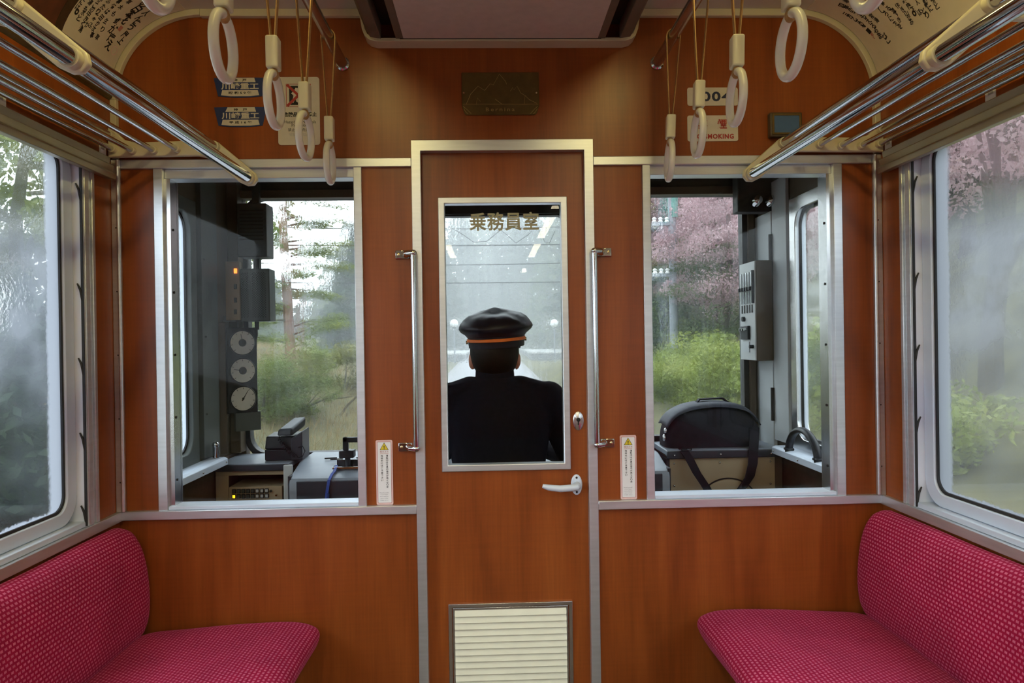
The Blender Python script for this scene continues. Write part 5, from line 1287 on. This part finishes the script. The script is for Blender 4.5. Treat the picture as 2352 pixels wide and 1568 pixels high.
MT = sorted(((806, 33, 7.2, 2.4), (762, 47, 6.2, 2.6), (840, 42, 9, 3.0), (900, 58, 12, 3.6), (1000, 62, 15, 4.4), (1060, 76, 20, 5.4), (1115, 88, 23, 6.0), (1165, 80, 21, 5.6), (1220, 72, 20, 5.4), (1290, 62, 18, 5.0), (1365, 52, 16, 4.2), (712, 52, 4.6, 2.6), (620, 45, 5, 2.4), (560, 34, 5, 2.2)))
ORD = 'leftmost second third fourth fifth sixth seventh eighth ninth tenth eleventh twelfth thirteenth rightmost'.split()
for i, (u, Y, h, r) in enumerate(MT):
    conifer('misty_tree', 'pale evergreen in the mist ahead, %s' % (ORD[i]+(' of the row' if i in (0, 13) else ' from the left')), u, Y, h, r, 'leaf_dark' if i % 3 else 'leaf_mid', 9000, .26, MI)
# grass tufts on the left bank and along the hillside
def tufts(name, label, xr, yr, n, hgt, mat):
    x = rng.uniform(*xr, n); y = rng.uniform(*yr, n); z = np.array([ground(a, b_) for a, b_ in zip(x, y)])
    h = hgt*rng.uniform(.5, 1.3, n); lean = rng.normal(size=(n, 2))*.35*h[:, None]; w = .016*(hgt/.3); az = rng.uniform(0, 2*PI, n)
    dx, dy = np.cos(az)*w, np.sin(az)*w
    v = np.stack([np.stack([x-dx, y-dy, z-.05], 1), np.stack([x+dx, y+dy, z-.05], 1), np.stack([x+lean[:, 0], y+lean[:, 1], z+h], 1)], 1).reshape(-1, 3)
    me = bpy.data.meshes.new(name); me.vertices.add(3*n); me.vertices.foreach_set('co', v.astype(np.float32).ravel())
    me.loops.add(3*n); me.loops.foreach_set('vertex_index', np.arange(3*n, dtype=np.int32)); me.polygons.add(n); me.polygons.foreach_set('loop_start', np.arange(0, 3*n, 3, dtype=np.int32)); me.update(calc_edges=True)
    o = link(name, me, mat, None, smooth=0); tag(o, label, 'grass'); o['kind'] = 'stuff'
tufts('dry_grass', 'dry tan grass on the bank left of the track', (-9, -2.1), (5, 24), 42000, .42, 'grass_tan')
tufts('hill_grass', 'olive green grass on the hillside right of the track', (2.1, 9), (1.5, 18), 60000, .24, 'leaf_olive')
tufts('bank_grass', 'green grass on the bank beside the left windows', (-9, -2.0), (1, 12), 26000, .28, 'leaf_mid')

for i, (u, Y, du_, dz) in enumerate(((730, 12.5, .9, .35), (770, 14.5, .8, .1), (805, 13.2, .5, .5))):
    g = gpt(u, Y); o = MB().tube([(g[0]-du_/2, Y, g[2]+.35), (g[0]-.1, Y, g[2]+.42+dz*.3), (g[0]+du_/2, Y-.1, g[2]+.4+dz)], [.035, .028, .012], 6).tube([(g[0]-.1, Y, g[2]+.42+dz*.3), (g[0]+.12, Y, g[2]+.75)], [.02, .006], 5).tube([(g[0]-.15, Y, g[2]-.05), (g[0]-.1, Y, g[2]+.42)], [.025, .02], 5).build('dead_branch', 'bark_dark')
    tag(o, 'bare dark branch on the left bank, %s' % ('nearest the red pine', 'the flat middle one', 'nearest the pillar')[i], 'branch', 'bare branches on the left bank')
# ------------------------------------------------------------------ outdoors: station and line equipment
def platform(label, u0, u1, v_top, Y, L, w):
    a, b = at(u0, v_top, Y), at(u1, v_top, Y); e = thing('platform', label, 'platform', ((a.x+b.x)/2, Y, ground(a.x, Y)), 'station platforms')
    g = ground(a.x, Y)-.2
    MB().box(a.x, b.x, Y, Y+L, g, a.z-.12).build('wall', 'wall_stone', e, bevel=.02)
    MB().box(a.x-.08, b.x+.08, Y-.08, Y+L, a.z-.12, a.z).build('slab', 'concrete', e, bevel=.02); return e
platform('low concrete platform right of the driver, in the mist', 1222, 1330, 808, 46, 24, 3)
platform('low concrete platform left of the driver, in the mist', 985, 1068, 812, 46, 24, 3)
for u, lab in ((1043, 'globe lamp post on the platform left of the driver'), (1273, 'globe lamp post on the platform right of the driver')):
    q = at(u, 742, 44); g = ground(q.x, 44); e = thing('globe_lamp', lab, 'lamp post', (q.x, 44, g), 'globe lamp posts')
    MB().cyl((q.x, 44, g-.1), (q.x, 44, q.z-.2), .05, 10).build('post', 'pole_grey', e)
    MB().lathe([(.06, 0), (.12, .06), (.10, .12)], (q.x, 44, q.z-.36), 14).build('collar', 'cab_dark', e)
    MB().ball((q.x, 44, q.z), .26, 18, 12).build('globe', 'white_globe', e)
q = at(1548, 800, 12.5); g = ground(q.x, 12.5); up_ = thing('utility_pole', 'grey utility pole with white insulators in front of the cherry trees', 'pole', (q.x, 12.5, g))
MB().cyl((q.x, 12.5, g-.3), (q.x, 12.5, 6.6), .085, 12).build('pole', 'pole_grey', up_)
zg = at(1552, 500, 12.5).z; MB().cyl((q.x+.04, 12.45, zg), (q.x+.04, 12.45, zg+.55), .075, 12).build('green_sleeve', 'green_paint', up_)
for v in (515, 632):
    z_ = at(1530, v, 12.5).z; MB().box(q.x-.42, q.x+.05, 12.42, 12.5, z_-.03, z_+.03).build('cross_arm', 'pole_grey', up_)
    for j in range(3): MB().lathe([(.03, 0), (.05, .03), (.03, .06), (.05, .09), (.02, .12)], (q.x-.38+j*.13, 12.46, z_+.02), 12).build('insulator', 'white_globe', up_)
for v in (820, 860): 
    z_ = at(1548, v, 12.5).z; MB().lathe([(.09, 0), (.09, .05)], (q.x, 12.5, z_), 14).build('band', 'steel_dull', up_)
for i, (v, sag) in enumerate(((519, .12), (562, .05), (603, .1), (648, .05))):
    a, b = at(560, v, 21), at(1420, v-3, 21)
    P_ = [Vector((a.x+(b.x-a.x)*t, 21, a.z+(b.z-a.z)*t-sag*4*t*(1-t))) for t in np.linspace(0, 1, 17)]
    o = MB().tube(P_, .016 if i != 1 else .022, 6).build('overhead_wire', 'dark'); tag(o, 'overhead wire crossing the track, %s of four' % ('highest', 'second highest', 'second lowest', 'lowest')[i], 'wire', 'overhead wires')
sp = [(1030, 520), (1062, 538), (1088, 556), (1118, 554), (1150, 528), (1165, 540), (1185, 558), (1212, 540), (1232, 520), (1252, 556), (1262, 558), (1275, 530)]
o = MB().tube([at(u, v, 20.6) for u, v in sp], .013, 6).build('catenary_cable', 'dark'); tag(o, 'slack looping cable hung between the overhead wires', 'cable')

# ------------------------------------------------------------------ outdoors: mist
mm = bpy.data.materials.new('mist'); mm.use_nodes = True; nt = mm.node_tree; nt.nodes.remove(nt.nodes['Principled BSDF'])
vs_ = nt.nodes.new('ShaderNodeVolumeScatter'); vs_.inputs['Color'].default_value = (.97, .985, 1, 1); vs_.inputs['Density'].default_value = MIST
nt.links.new(vs_.outputs[0], nt.nodes['Material Output'].inputs['Volume'])
o = MB().box(-58, 58, 19.0, 128, -6, 24).build('mist', mm, None, smooth=0); o['kind'] = 'stuff'; tag(o, 'pale mist hanging over the line ahead', 'mist')
